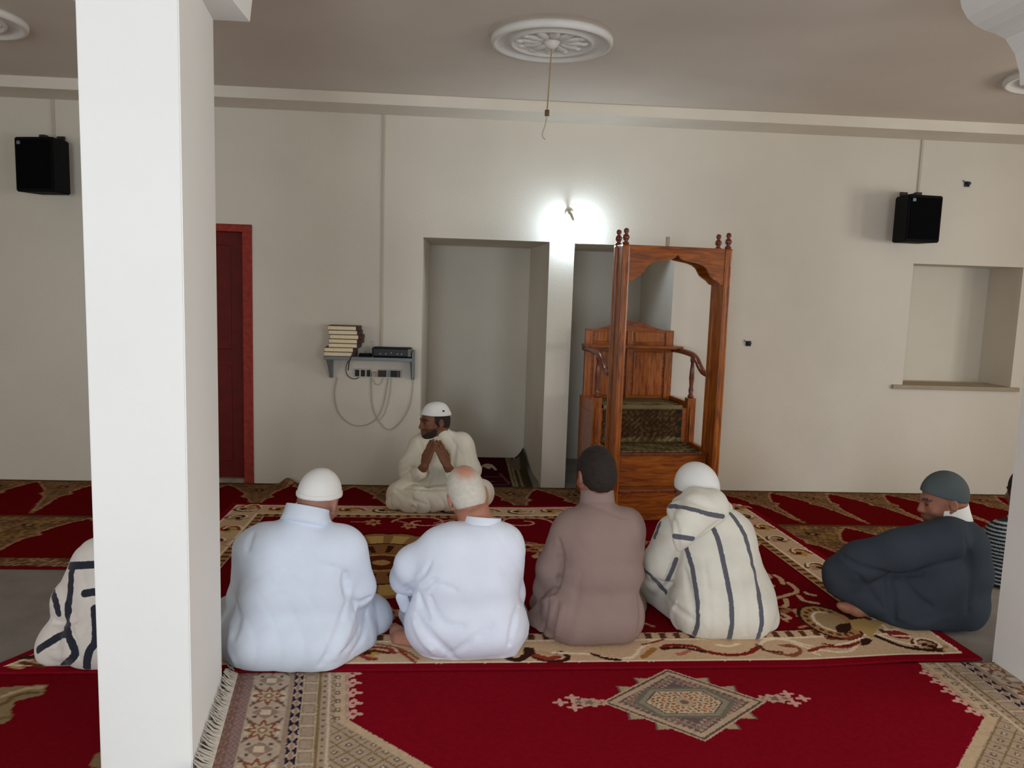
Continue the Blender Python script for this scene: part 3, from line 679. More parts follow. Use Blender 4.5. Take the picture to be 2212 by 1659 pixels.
# --- front carpet with geometric border and lozenge medallion
def fedge(y): return -.835+(2.94-y)*.143                     # left edge x at depth y
def paint_front(X, Y, S, Tt):
    p = Paint(X, Y, RED, .0012); x, y = p.X, p.Y
    BG = (176, 152, 130); LT = (206, 186, 162); MAUVE = (150, 122, 116); BRW = (128, 98, 88); NAVY = (44, 40, 58); OL = (132, 112, 78); TP = (160, 136, 118)
    xc = .83
    e = np.where(x < xc, (x-fedge(y))*.47/.435, 2.47-x)
    fieldx = e-.47-np.clip(2.66-y, 0, 1)*1.0                   # diagonal corner
    bord = fieldx < 0
    # lattice corner
    p.fill(bord, BG)
    def cells(a, per): return np.abs(((a/per) % 1)-.5)*2          # 0 centre .. 1 edge
    lat = bord & (e > .40)
    q1 = cells(x+y, .085); q2 = cells(x-y, .085)
    p.fill(lat & ((q1 > .9) | (q2 > .9)), OL); p.fill(lat & (np.maximum(q1, q2) < .35), (120, 104, 88)); p.fill(lat & (np.maximum(q1, q2) < .16), LT)
    p.fill(bord & (fieldx > -.055), (196, 170, 140))
    # toothed inner edge with star flowers
    fld = (y > 2.66)
    tooth = .022*(1-cells(y, .07)); p.fill(fld & (e > .455) & (e < .462+tooth), BG)
    b_ = e < .40
    def band(a, b, c): p.fill(b_ & (e >= a) & (e < b), c)
    band(-1, .038, BRW); band(.038, .076, MAUVE); band(.076, .225, (184, 164, 144)); band(.225, .245, TP); band(.245, .282, NAVY); band(.282, .35, (190, 168, 142)); band(.35, .358, OL); band(.358, .385, BG); band(.385, .395, LT)
    v = y
    def lozenges(c0, wd, per, col, k=1.0, ph=0):
        m = (np.abs(e-c0)/wd+cells(v+ph, per)*k) < 1; p.fill(b_ & m, col)
    lozenges(.019, .016, .05, (156, 126, 112)); lozenges(.019, .008, .05, BRW)
    n = np.sin(v*230)*np.sin(e*310); p.fill(b_ & (e > .04) & (e < .075) & (n > .35), (120, 96, 92))
    lozenges(.2635, .019, .055, (196, 172, 148)); lozenges(.2635, .009, .055, (160, 130, 116))
    oc = (np.maximum(np.abs(e-.314)/.026, cells(v, .075)/.8) < 1); p.fill(b_ & oc, (150, 130, 110)); oc2 = (np.maximum(np.abs(e-.314)/.02, cells(v, .075)/.62) < 1); p.fill(b_ & oc2, (170, 150, 130))
    p.fill(b_ & (np.hypot(e-.372, (cells(v, .04))*.02) < .007), (120, 100, 84))
    p.fill(b_ & (e > .345) & (e < .35+.0) , OL)
    # eight point stars and X blocks in the wide band
    per = .23; vv = ((v-2.60)/per+.5) % 1-.5; dx = e-.15; dy = vv*per
    a = np.arctan2(dy, dx); r = np.hypot(dx, dy); sb = b_ & (e > .08) & (e < .222)
    p.fill(sb & (np.abs(np.abs(dx)-np.abs(dy)*.95) < .008) & (r > .055), (130, 104, 92))
    p.fill(sb & (np.abs(dy) > .07) & (np.abs(dx) < (np.abs(dy)-.07)*1.2), (150, 126, 110)); p.fill(sb & (np.abs(np.abs(dy)-.115) < .018) & (np.abs(dx) < .02), (206, 186, 162))
    p.fill(sb & (np.abs(dx) > .05) & (np.abs(dy) < .028) & (np.abs(dx) < .066), LT)
    st = .052+.014*np.cos(a*8); p.fill(sb & (r < st), (134, 84, 62)); p.fill(sb & (r < st*.68), (184, 164, 138)); p.fill(sb & (r < .02), (150, 120, 90)); p.fill(sb & (r < .009), LT)
    p.fill(sb & (np.hypot(np.abs(dx)-.055, np.abs(dy)-.05) < .008), (96, 80, 76)); p.fill(sb & (np.hypot(np.abs(dx)-.04, np.abs(dy)-.085) < .008), (96, 80, 76))
    # motif dots in the inner beige strip
    p.fill(bord & (e > .40) & (e < .45) & (cells(v, .06) < .45) & (np.abs(e-.425) < .011) & fld, (120, 104, 88)); p.fill(bord & (e > .40) & (cells(v, .06) < .2) & (np.abs(e-.425) < .005) & fld, LT)
    for k in range(5):
        yy = 2.70+k*.075
        for xx in (fedge(yy)+.45, 2.47-.485):
            p.blob((xx, yy), .028, .024, (208, 160, 146), scal=.35, n=4); p.blob((xx, yy), .008, .008, RUST)
    # medallion
    c = (.885, 2.775); dx, dy = x-c[0], y-c[1]; dx = dx-.10*(-dy)*0
    L1 = np.abs(dx)/.32+np.abs(dy)/.262
    ang = np.arctan2(dy, dx)
    # stepped triangles behind
    for sx in (-1, 1):
        for sy in (-1, 1):
            for (ax, ay) in ((.20, .098), (.115, .165)):
                cx_, cy_ = c[0]+sx*ax, c[1]+sy*ay; p.poly([(cx_-sx*.06, cy_+sy*.014), (cx_+sx*.036, cy_+sy*.022), (cx_+sx*.025, cy_-sy*.05), (cx_-sx*.07, cy_-sy*.05)], (176, 152, 124)); p.stroke([(cx_+sx*.036, cy_+sy*.022), (cx_+sx*.025, cy_-sy*.05)], .004, (112, 96, 84), False)
    p.fill(L1 < 1, (196, 166, 140)); p.fill((L1 < .96) & (L1 > .91), (100, 84, 78)); p.fill((L1 < .9) & (L1 > .83), (190, 164, 136)); p.fill(L1 < .81, (112, 92, 88))
    chk = (np.sin(dx*190)*np.sin(dy*190) > .1); p.fill((L1 < .81) & (L1 > .56) & chk, (176, 150, 130)); p.fill((L1 < .72) & (L1 > .66), (150, 120, 108))
    hexm = 1.22*np.maximum(np.abs(dy)/.118, np.abs(dx)/.215+np.abs(dy)/.30); p.fill((hexm < 1.12), (118, 112, 98)); p.fill(hexm < 1.0, (150, 138, 118)); p.fill(hexm < .86, (98, 86, 80)); p.fill(hexm < .82, (206, 182, 152))
    fl = np.sin(dx*150+np.sin(dy*120))*np.sin(dy*170+np.sin(dx*90)); p.fill((hexm < .78) & (fl > .35), (168, 104, 66)); p.fill((hexm < .78) & (fl < -.55), (120, 100, 84)); r0 = np.hypot(dx, dy); p.fill(r0 < .035, (186, 160, 130)); p.fill(r0 < .016, (120, 100, 84))
    for sx in (-1, 1):                                           # pendants
        y0 = c[1]+.012+sx*.012
        for k, (ox, rr) in enumerate(((.325, .022), (.365, .030), (.405, .020))): p.blob((c[0]+sx*ox, y0), rr*1.3, rr, (196, 158, 140), scal=.2, n=6); p.blob((c[0]+sx*ox, y0), rr*.6, rr*.5, (128, 110, 96), scal=.3, n=5)
        for ox, oy in ((.425, .035), (.425, -.035), (.475, 0)): p.blob((c[0]+sx*ox, y0+oy), .022, .020, (206, 160, 146), scal=.4, n=4)
    return p.C
def fr_map(s, t):
    y = 1.75+t*1.345; xl = fedge(y)
    return xl+(2.47-xl)*s, y
fc = empty('medallion_carpet', (.83, 2.5, 0), 'crimson carpet with beige geometric border and lozenge medallion in the foreground', 'carpet')
o = grid_carpet('pile', fr_map, 760, 300, flat(.008), paint_front, M_PILE); o.location = (-.83, -2.5, 0); o.parent = fc
# fringe along the left edge
bm = bmesh.new()
for i in range(230):
    y = 1.78+i*.0057; x = fedge(y); w = .004
    dyy = random.uniform(-.015, .015); zt = random.uniform(.004, .010); ze = .003; dxx = random.uniform(.05, .085)
    if y > 2.345:                                          # bunched up against the column face
        dxx = max(.006, x-(-.807-(y-2.37)*.129)-.004)+.0; zt = random.uniform(.012, .02); ze = random.uniform(.025, .05)
    elif y > 2.2: dxx = random.uniform(.10, .2); zt = .02
    vs = [bm.verts.new(q) for q in ((x+.004, y-w, .008), (x+.004, y+w, .008), (x-dxx*.5, y+w+dyy*.4, zt+.004), (x-dxx*.5, y-w+dyy*.4, zt+.004), (x-dxx, y+w*.6+dyy, ze), (x-dxx, y-w*.6+dyy, ze))]
    bm.faces.new((vs[0], vs[1], vs[2], vs[3])); bm.faces.new((vs[3], vs[2], vs[4], vs[5]))
fo = bm_obj('fringe', bm, mat('carpet_fringe', srgb(205, 196, 182), .95, 50, .15)); fo.location = (-.83, -2.5, 0); fo.parent = fc; fo['kind'] = 'stuff'

# --- red carpet in the left foreground
def paint_left(X, Y, S, Tt):
    p = Paint(X, Y, (112, 14, 24), .002)
    z = lambda a, b: (a/2.518, 1000+b/2.518)
    p.pxpoly([z(a, b) for a, b in [(-60, 1240), (100, 1225), (255, 1218), (230, 1275), (150, 1290), (80, 1310), (60, 1360), (65, 1395), (30, 1430), (-60, 1440)]], (142, 120, 88))
    for st, c in (([(-40, 1300), (40, 1270), (140, 1240), (230, 1230)], (186, 160, 122)), ([(-40, 1350), (40, 1310), (60, 1300)], (110, 90, 60)), ([(-30, 1410), (30, 1395), (60, 1390)], (120, 98, 66)), ([(60, 1290), (130, 1265), (200, 1260)], (104, 84, 58))): p.pxstroke([z(a, b) for a, b in st], .010, c)
    p.pxpoly([z(a, b) for a, b in [(480, 1659), (530, 1590), (560, 1580), (560, 1680)]], (130, 106, 76))
    return p.C
lc = empty('red_carpet', (-2.2, 2.3, 0), 'plain crimson carpet with a beige motif in the bottom left corner', 'carpet')
o = grid_carpet('pile', lambda s, t: (-3.4+s*(3.4-1.093-np.clip(1.6+t*1.42-2.37, 0, 1)*.14), 1.6+t*1.42), 260, 170, flat(.008), paint_left, M_PILE); o.location = (2.2, -2.3, 0); o.parent = lc

# --- prayer mat in the mihrab
def paint_mat(X, Y, S, Tt):
    p = Paint(X, Y, (62, 20, 28), .003); x, y = p.X, p.Y; e = .56-x
    p.fill(e < .10, (70, 62, 44)); p.fill((e > .03) & (e < .05), (128, 118, 88)); p.fill((e > .075) & (e < .12), (140, 128, 96)); p.fill((e > .092) & (e < .1), (70, 60, 40))
    z = lambda a, b: (1000+a/9.217, 960+b/9.217)
    p.pxpoly([z(a, b) for a, b in [(330, 500), (370, 440), (430, 410), (500, 400), (580, 420), (640, 470), (680, 530), (640, 540), (600, 500), (560, 470), (540, 510), (480, 500), (440, 480), (400, 460), (380, 500), (370, 550), (345, 550)]], (190, 176, 156))
    for st in ([(390, 665), (780, 665)], [(490, 770), (560, 755), (620, 765)], [(740, 600), (830, 700), (920, 800)], [(560, 830), (900, 820)]): p.pxstroke([z(a, b) for a, b in st], .010, (112, 70, 74))
    p.pxpoly([z(a, b) for a, b in [(880, 360), (960, 320), (1120, 330), (1140, 530), (1040, 540), (960, 480)]], (112, 98, 84))
    return p.C
pm = empty('prayer_mat', (.2, 6.5, 0), 'dark maroon prayer mat with cream border inside the left niche', 'prayer mat')
o = grid_carpet('pile', lambda s, t: (-.26+s*.86, 6.02+t*1.02), 150, 150, lambda X, Y: .009+.0*X+.10*np.clip((X-.50)/.10, 0, 1)**2*np.clip((Y-6.5)/.5, 0, 1), paint_mat, M_PILE); o.location = (-.2, -6.5, 0); o.parent = pm

# --- runner on the pulpit steps
def paint_run(X, Y, S, Tt):
    p = Paint(X, Y, (104, 88, 58), .003); x, y = p.X, p.Y    # x across, y along the path
    nz = np.sin(x*70+2*np.sin(y*60))*np.sin(y*80+2*np.sin(x*50))
    p.fill(nz > .3, (80, 62, 40)); p.fill(nz < -.5, (136, 118, 84))
    mid = (y > .37) & (y < .58); p.fill(mid, (66, 44, 28)); p.fill(mid & (nz > .35), (96, 76, 50)); p.fill(mid & (nz < -.6), (86, 64, 42))
    top = (y >= .58); p.fill(top, (128, 112, 78)); 
    for cx in (.18, .44):
        p.stroke([(cx-.07, .66), (cx-.03, .63), (cx+.03, .635), (cx+.07, .67), (cx+.02, .68)], .011, (70, 58, 36))
    e = .66-x; p.fill((e < .05) & (np.sin(y*70) > .3), (40, 44, 40))
    return p.C
PATH = [(0, .105, .452), (.34, .445, .452), (.345, .445, .46), (.60, .445, .712), (.605, .45, .718), (1.0, .825, .718)]
def run_build():
    nu, nv = 60, 90
    S, Tt = np.meshgrid(np.linspace(0, 1, nu), np.linspace(0, 1, nv), indexing='ij')
    U = .06+S*.60; Lp = Tt*1.0
    C = paint_run(U, Lp, S, Tt)
    P = np.array(PATH); V_ = np.interp(Lp, P[:, 0], P[:, 1])-.004; Z_ = np.interp(Lp, P[:, 0], P[:, 2])+.004
    V = np.stack([U, V_, Z_], -1).reshape(-1, 3); idx = np.arange(nu*nv).reshape(nu, nv)
    Q = np.stack([idx[:-1, :-1], idx[1:, :-1], idx[1:, 1:], idx[:-1, 1:]], -1).reshape(-1, 4)
    o = raw_mesh('step_carpet', V, Q, M_PILE, mb, color=C)
    md = o.modifiers.new('thickness', 'SOLIDIFY'); md.thickness = .006; md.offset = -1
run_build()

# ------------------------------------------------------------------ people: implicit bodies polygonised with surface nets
def rotm(yaw, pitch, roll):
    y, p, r = np.radians([yaw, pitch, roll])
    f = np.array([-math.sin(y)*math.cos(p), math.cos(y)*math.cos(p), -math.sin(p)]); x0 = np.array([math.cos(y), math.sin(y), 0.0]); z0 = np.cross(x0, f)
    x = x0*math.cos(r)+z0*math.sin(r); z = -x0*math.sin(r)+z0*math.cos(r)
    return np.stack([x, f, z], 1)                # columns: right, forward, up
class Field:
    def __init__(s): s.ops = []; s.lo = np.full(3, 1e9); s.hi = np.full(3, -1e9)
    def _ext(s, lo, hi, mode):
        if mode == 'u': s.lo = np.minimum(s.lo, lo); s.hi = np.maximum(s.hi, hi)
    def cone(s, a, b, ra, rb, k=.03, sc=(1, 1, 1), mode='u'):
        a, b, sc = np.asarray(a, float), np.asarray(b, float), np.asarray(sc, float); R_ = np.maximum(ra, rb)*sc
        lo, hi = np.minimum(a-ra*sc, b-rb*sc), np.maximum(a+ra*sc, b+rb*sc); s._ext(lo, hi, mode)
        def f(X, Y, Z):
            x, y, z = (X-a[0])/sc[0], (Y-a[1])/sc[1], (Z-a[2])/sc[2]; d = (b-a)/sc; L2 = d@d+1e-12
            t = np.clip((x*d[0]+y*d[1]+z*d[2])/L2, 0, 1)
            return (np.sqrt((x-t*d[0])**2+(y-t*d[1])**2+(z-t*d[2])**2)-(ra+(rb-ra)*t))*min(sc.min(), 1.0)
        s.ops.append((mode, f, lo, hi, k)); return s
    def chain(s, pts, k=.03, sc=(1, 1, 1), mode='u'):
        for (a, ra), (b, rb) in zip(pts[:-1], pts[1:]): s.cone(a, b, ra, rb, k, sc, mode)
        return s
    def ell(s, c, rad, R=None, k=.02, mode='u'):
        c, rad = np.asarray(c, float), np.asarray(rad, float); R = np.eye(3) if R is None else R
        ext = np.abs(R) @ rad; s._ext(c-ext, c+ext, mode)
        def f(X, Y, Z):
            x, y, z = X-c[0], Y-c[1], Z-c[2]
            u = (R[0, 0]*x+R[1, 0]*y+R[2, 0]*z)/rad[0]; v = (R[0, 1]*x+R[1, 1]*y+R[2, 1]*z)/rad[1]; w = (R[0, 2]*x+R[1, 2]*y+R[2, 2]*z)/rad[2]
            k0 = np.sqrt(u*u+v*v+w*w); k1 = np.sqrt((u/rad[0])**2+(v/rad[1])**2+(w/rad[2])**2)+1e-9
            return k0*(k0-1)/k1
        s.ops.append((mode, f, c-ext, c+ext, k)); return s
    def cut(s, p, n, k=.004):
        """keep the side away from n"""
        p, n = np.asarray(p, float), np.asarray(n, float); n = n/np.linalg.norm(n)
        s.ops.append(('i', lambda X, Y, Z: (X-p[0])*n[0]+(Y-p[1])*n[1]+(Z-p[2])*n[2], None, None, k)); return s
    def sl(s, lo, hi):
        a = np.clip(np.floor((lo-s.org)/s.h).astype(int), 0, np.array(s.G.shape)-1); b = np.clip(np.ceil((hi-s.org)/s.h).astype(int)+1, 1, s.G.shape)
        ax = [s.org[i]+s.h*np.arange(a[i], b[i]) for i in range(3)]
        return (slice(a[0], b[0]), slice(a[1], b[1]), slice(a[2], b[2])), ax[0][:, None, None], ax[1][None, :, None], ax[2][None, None, :]
    def grid(s, h=.007):
        s.h = h; s.org = s.lo-3*h; n = np.ceil((s.hi+3*h-s.org)/h).astype(int)+1
        s.G = np.full(n, .12, np.float32)
        for mode, f, lo, hi, k in s.ops:
            if lo is None: lo, hi = s.lo-3*h, s.hi+3*h
            q, X, Y, Z = s.sl(lo-k-2*h, hi+k+2*h); d = f(X, Y, Z).astype(np.float32); g = s.G[q]
            if mode == 'u':
                e = np.maximum(k-np.abs(g-d), 0)/k; s.G[q] = np.minimum(g, d)-e*e*k*.25
            else:
                if mode == 's': d = -d
                e = np.maximum(k-np.abs(g-d), 0)/k; s.G[q] = np.maximum(g, d)+e*e*k*.25
        return s
    def trace(s, px, py):
        v = ray(px, py); v = v/np.linalg.norm(v); t0 = (s.lo[1]-.05-CO[1])/v[1]; t1 = (s.hi[1]+.05-CO[1])/v[1]
        t = np.arange(t0, t1, s.h*.4); P = CO+v*t[:, None]; I = np.round((P-s.org)/s.h).astype(int)
        ok = ((I >= 0) & (I < np.array(s.G.shape))).all(1); ins = np.zeros(len(t), bool); J = I[ok]; ins[ok] = s.G[J[:, 0], J[:, 1], J[:, 2]] < 0
        k = np.nonzero(ins)[0]
        return P[k[0]] if len(k) else None
    def pxline(s, pts, n=6):
        """pixel polyline dropped on to the surface"""
        out = []
        for a, b in catmull(pts, n):
            p = s.trace(a, b)
            if p is not None and (not out or np.linalg.norm(p-out[-1]) < .12): out.append(p)
        return np.array(out)
    def fold(s, pts, amp, sig, px=True):
        P = s.pxline(pts) if px else np.asarray(pts, float)
        if len(P) < 2: return s
        lo, hi = P.min(0)-3*sig, P.max(0)+3*sig; q, X, Y, Z = s.sl(lo, hi)
        best = np.full(s.G[q].shape, 1e9, np.float32); L = len(P)
        for i, (a, b) in enumerate(zip(P[:-1], P[1:])):
            d = b-a; L2 = d@d+1e-12; t = np.clip(((X-a[0])*d[0]+(Y-a[1])*d[1]+(Z-a[2])*d[2])/L2, 0, 1)
            w = math.sin(math.pi*(i+.7)/(L+.4))**.5                            # fade at the ends
            best = np.minimum(best, ((X-a[0]-t*d[0])**2+(Y-a[1]-t*d[1])**2+(Z-a[2]-t*d[2])**2)/max(w, .25)**2)
        s.G[q] += amp*np.exp(-best/(sig*sig)); return s
    def wrinkle(s, A, fx=9, fz=6, seed=0, ridge=0.0):
        q, X, Y, Z = s.sl(s.lo-.02, s.hi+.02); r = np.random.RandomState(seed); ph = r.uniform(0, 6, 8)
        X = X-s.lo[0]; Y = Y-s.lo[1]
        a = np.sin(fx*1.3*X+2.1*np.sin(fz*1.1*Z+ph[0])+fx*.6*Y+ph[1])*np.sin(fz*.9*Z+1.6*np.sin(fx*.8*X+ph[2])+ph[3])
        b = np.sin(fx*2.7*X-fz*1.7*Z+2.2*np.sin(fz*1.9*Z+ph[4])+fx*1.9*Y+ph[5])
        c = np.sin(fx*4.9*X+fz*2.6*Z+2*np.sin(fx*2.1*Y+ph[6])+ph[7])
        d = A*(a*.9+.55*b*np.clip(a+.4, 0, 1)+.22*c*np.clip(b, 0, 1))
        if ridge:                                            # sharp drapery creases gathered in patches, stronger towards the lap
            zz = Z-s.lo[2]; m1 = np.clip(np.sin(5.1*X+3.3*zz+ph[1])*np.sin(4.3*zz-2.7*X+2*Y+ph[4])+.15, 0, 1); m2 = np.clip(np.sin(4.1*X-5.3*zz+ph[2])*np.sin(6.1*zz+2.2*X+ph[6])+.1, 0, 1)
            w1 = 34*X+11*zz+20*Y+2.4*np.sin(7*zz+ph[3]); w2 = 26*zz-15*X+12*Y+2.2*np.sin(6*X+ph[0])
            lo_ = 1.25-np.clip(zz/.75, 0, 1)*.75
            d = d+ridge*lo_*(m1*((1-np.abs(np.sin(w1)))**3-.25)+m2*((1-np.abs(np.sin(w2)))**3-.25))
        s.G[q] += d.astype(np.float32); return s
    def mesh(s):
        G, h = s.G, s.h; S = G < 0; n = np.array(G.shape)
        cnt = sum(S[i:n[0]-1+i, j:n[1]-1+j, k:n[2]-1+k].astype(np.int8) for i in (0, 1) for j in (0, 1) for k in (0, 1))
        act = (cnt > 0) & (cnt < 8); I = np.argwhere(act); ids = np.full(act.shape, -1, np.int64); ids[act] = np.arange(len(I))
        off = np.array([(i, j, k) for i in (0, 1) for j in (0, 1) for k in (0, 1)])
        val = np.stack([G[I[:, 0]+o[0], I[:, 1]+o[1], I[:, 2]+o[2]] for o in off], 1)
        pos = np.zeros((len(I), 3)); num = np.zeros(len(I))
        for a in range(8):
            for b in range(a+1, 8):
                if np.abs(off[a]-off[b]).sum() != 1: continue
                va, vb = val[:, a], val[:, b]; m = (va < 0) != (vb < 0); t = np.where(m, va/np.where(m, va-vb, 1), 0)
                pos += m[:, None]*(off[a]+(off[b]-off[a])*t[:, None]); num += m
        V = s.org+h*(I+pos/num[:, None]); Q = []
        for ax in range(3):
            b_, c_ = (ax+1) % 3, (ax+2) % 3
            sa = np.take(S, range(n[ax]-1), ax); sb = np.take(S, range(1, n[ax]), ax); E = np.argwhere(sa != sb)
            E = E[(E[:, b_] > 0) & (E[:, c_] > 0) & (E[:, b_] < n[b_]-1) & (E[:, c_] < n[c_]-1)]
            ins = sa[E[:, 0], E[:, 1], E[:, 2]]
            def cell(db, dc):
                J = E.copy(); J[:, b_] += db; J[:, c_] += dc; return ids[J[:, 0], J[:, 1], J[:, 2]]
            q = np.stack([cell(-1, -1), cell(0, -1), cell(0, 0), cell(-1, 0)], 1); q[~ins] = q[~ins][:, ::-1]; Q.append(q)
        Q = np.vstack(Q); Q = Q[(Q >= 0).all(1)]
        # two light smoothing passes
        e = np.vstack([Q[:, [0, 1]], Q[:, [1, 2]], Q[:, [2, 3]], Q[:, [3, 0]]])
        for lam in (.5, -.3, .4):
            acc = np.zeros_like(V); dg = np.zeros(len(V))
            for c in range(3): acc[:, c] = np.bincount(e[:, 0], V[e[:, 1], c], len(V))+np.bincount(e[:, 1], V[e[:, 0], c], len(V))
            dg = np.bincount(e[:, 0], minlength=len(V))+np.bincount(e[:, 1], minlength=len(V)); V = V+lam*(acc/np.maximum(dg, 1)[:, None]-V)
        return V, Q

M_SKIN = mat('skin', (1, 1, 1), .55, 30, .08, .08, 200, spec=.35, attr='pile')
def cloth(name, c, namp=.05, rough=.9): return mat(name, srgb(*c), rough, 5, namp, .12, 420, spec=.1, sheen=.0)
M_WHITE1 = cloth('white_cotton_blue', (222, 231, 245)); M_WHITE2 = cloth('white_cotton_bright', (234, 240, 254)); M_CREAMC = cloth('cream_cotton', (222, 214, 196), .07)
M_TAUPE = cloth('taupe_cotton', (150, 127, 120)); M_SLATE = cloth('dark_slate_wool', (58, 64, 72), .1); M_CAPW = cloth('white_cap_knit', (232, 230, 226), .05); M_CAPG = cloth('grey_green_knit', (82, 90, 92), .12)
M_HDARK = mat('dark_hair', srgb(46, 38, 34), .8, 120, .3, .4, 350); M_HWHITE = mat('white_hair', srgb(206, 198, 184), .9, 22, .06, .3, 300); M_HGREY = mat('grey_beard', srgb(120, 104, 92), .9, 120, .3, .4, 300)

class Head:
    def __init__(s, c, yaw, pitch, roll=0, size=1.0):
        s.c = np.asarray(c, float); s.R = rotm(yaw, pitch, roll); s.k = size
    def w(s, x, y, z): return s.c+s.R @ (np.array([x, y, z])*s.k)
    def local(s, V): return ((V-s.c) @ s.R)/s.k
    def add(s, f, face=True):
        k = s.k; E = lambda p, r, kk=.02, mode='u': f.ell(s.w(*p), np.array(r)*k, s.R, kk, mode)
        E((0, -.012, .022), (.076, .098, .098)); E((0, .035, -.04), (.062, .066, .085), .03); E((0, .072, -.098), (.026, .022, .02), .03)
        E((0, -.05, -.03), (.06, .055, .06), .03)
        if face:
            E((0, .086, .016), (.048, .018, .012), .015); f.chain([(s.w(0, .096, .005), .008*k), (s.w(0, .112, -.035), .013*k)], .012)
            for t in (-1, 1):
                E((t*.032, .102, -.004), (.017, .014, .012), .008, 's'); E((t*.031, .083, -.005), (.013, .012, .010), .005); E((t*.012, .103, -.04), (.010, .012, .009), .01); E((t*.045, .07, -.035), (.022, .018, .02), .02)
            E((0, .096, -.068), (.024, .012, .007), .008); E((0, .094, -.08), (.021, .012, .008), .008); E((0, .112, -.0735), (.024, .012, .0022), .004, 's')
        for t in (-1, 1):
            E((t*.082, -.012, -.012), (.011, .019, .033), .007); E((t*.093, -.004, -.008), (.008, .011, .018), .005, 's'); E((t*.078, .004, -.045), (.008, .008, .010), .008)
    def colour(s, V, skin, lip=(120, 70, 62), brow=(40, 30, 26), stub=None):
        C = np.tile(np.array(srgb(*skin)), (len(V), 1)); L = s.local(V); x, y, z = L.T; ax = np.abs(x)
        def put(m, c, a=1): C[m] = C[m]*(1-a)+np.array(srgb(*c))*a
        if stub: put((y > .03) & (z < -.045) & (z > -.13) & (ax < .075), stub, .55)
        put((y > .088) & (ax < .026) & (z < -.058) & (z > -.088), lip, .7)
        put((y > .07) & (ax > .014) & (ax < .052) & (np.abs(z-.022+.006*(ax > .04)) < .006), brow, .85)
        put((y > .075) & (ax > .02) & (ax < .044) & (np.abs(z+.004) < .006), (30, 22, 20), .8)
        return C
    def shell(s, inf, cutp=None, cutn=None, back=None, top=1.0):
        f = Field(); k = s.k; i = inf
        f.ell(s.w(0, -.012, .022), np.array((.076+i, .098+i, (.098+i)*top))*k, s.R, .02)
        return f
def cap_mesh(h, inf=.010, rim=.03, tilt=12, flat_top=None, tall=1.0, back_drop=0.0):
    f = h.shell(inf, top=tall); t = math.radians(tilt); n = h.R @ np.array([0, -math.sin(t), -math.cos(t)])
    f.cut(h.w(0, 0, rim), n)
    if flat_top: f.cut(h.w(0, 0, flat_top), h.R @ np.array([0, 0, 1.0]), .03)
    f.grid(.005); return f.mesh()
def rimband(h, inf, rim, tilt, height=.022):
    f = h.shell(inf+.004); t = math.radians(tilt); n = h.R @ np.array([0, -math.sin(t), -math.cos(t)])
    f.cut(h.w(0, 0, rim-.002), n); f.cut(h.w(0, 0, rim+height), -n); f.grid(.005); return f.mesh()

class Person:
    def __init__(s, Y, base_px, label, skin=(150, 100, 80)):
        s.Y = Y; b = ony(base_px[0], base_px[1], Y); s.o = np.array([b[0], Y, .018])
        s.root = empty('person', s.o, label, 'person'); s.skin = skin; s.robe = Field(); s.body = Field()
    def P(s, px, py, dy=0.0): return ony(px, py, s.Y+dy)
    def r(s, rpx, dy=0.0): return rpx*(s.Y+dy)/F
    def ch(s, pts, k=.035, sc=(1, 1, 1), body=.022, robe=True):
        Q = [(s.P(a, b, c), s.r(d, c)) for a, b, c, d in pts]
        if robe: s.robe.chain(Q, k, sc)
        if body: s.body.chain([(p, max(r_-body, .02)) for p, r_ in Q], k, sc)
    def skinch(s, pts, k=.02): s.body.chain([(s.P(a, b, c), s.r(d, c)) for a, b, c, d in pts], k)
    def put(s, name, V, Q, m, color=None, floats=None):
        return raw_mesh(name, V-s.o, Q, m, s.root, color=color, floats=floats)
    def floor(s, f, z=.0185): f.cut((0, 0, z), (0, 0, -1), .004)
def stripe_attr(V, lines):
    d = np.full(len(V), 9.0)
    for P in lines:
        for a, b in zip(P[:-1], P[1:]):
            e = b-a; t = np.clip(((V-a) @ e)/(e @ e+1e-12), 0, 1); d = np.minimum(d, np.linalg.norm(V-a-t[:, None]*e, axis=1))
    return d
def hand(f, wrist, palm_dir, normal, thumb_side, size=1.0, curl=.15):
    """five fingered hand added to field f; palm_dir from wrist to fingers, normal out of the palm"""
    d = np.asarray(palm_dir, float); d /= np.linalg.norm(d); n = np.asarray(normal, float); n -= d*(n @ d); n /= np.linalg.norm(n); a = np.cross(d, n)*thumb_side; w = np.asarray(wrist, float); k = size
    R = np.stack([a, d, n], 1)
    f.ell(w+d*.05*k, np.array((.040, .055, .016))*k, R, .015)
    for i, (off, ln) in enumerate(((.030, .072), (.010, .082), (-.011, .076), (-.030, .060))):
        b = w+d*.085*k+a*off*k; p1 = b+d*ln*.5*k+n*ln*curl*.25*k+a*off*.1; p2 = b+d*ln*.97*k+n*ln*curl*k+a*off*.12
        f.chain([(b-d*.02*k, .0098*k), (b, .0095*k), (p1, .0088*k), (p2, .0075*k)], .004)
    f.chain([(w+d*.02*k+a*.028*k, .013*k), (w+d*.055*k+a*.055*k+n*.012*k, .011*k), (w+d*.088*k+a*.056*k+n*.016*k, .009*k)], .008)

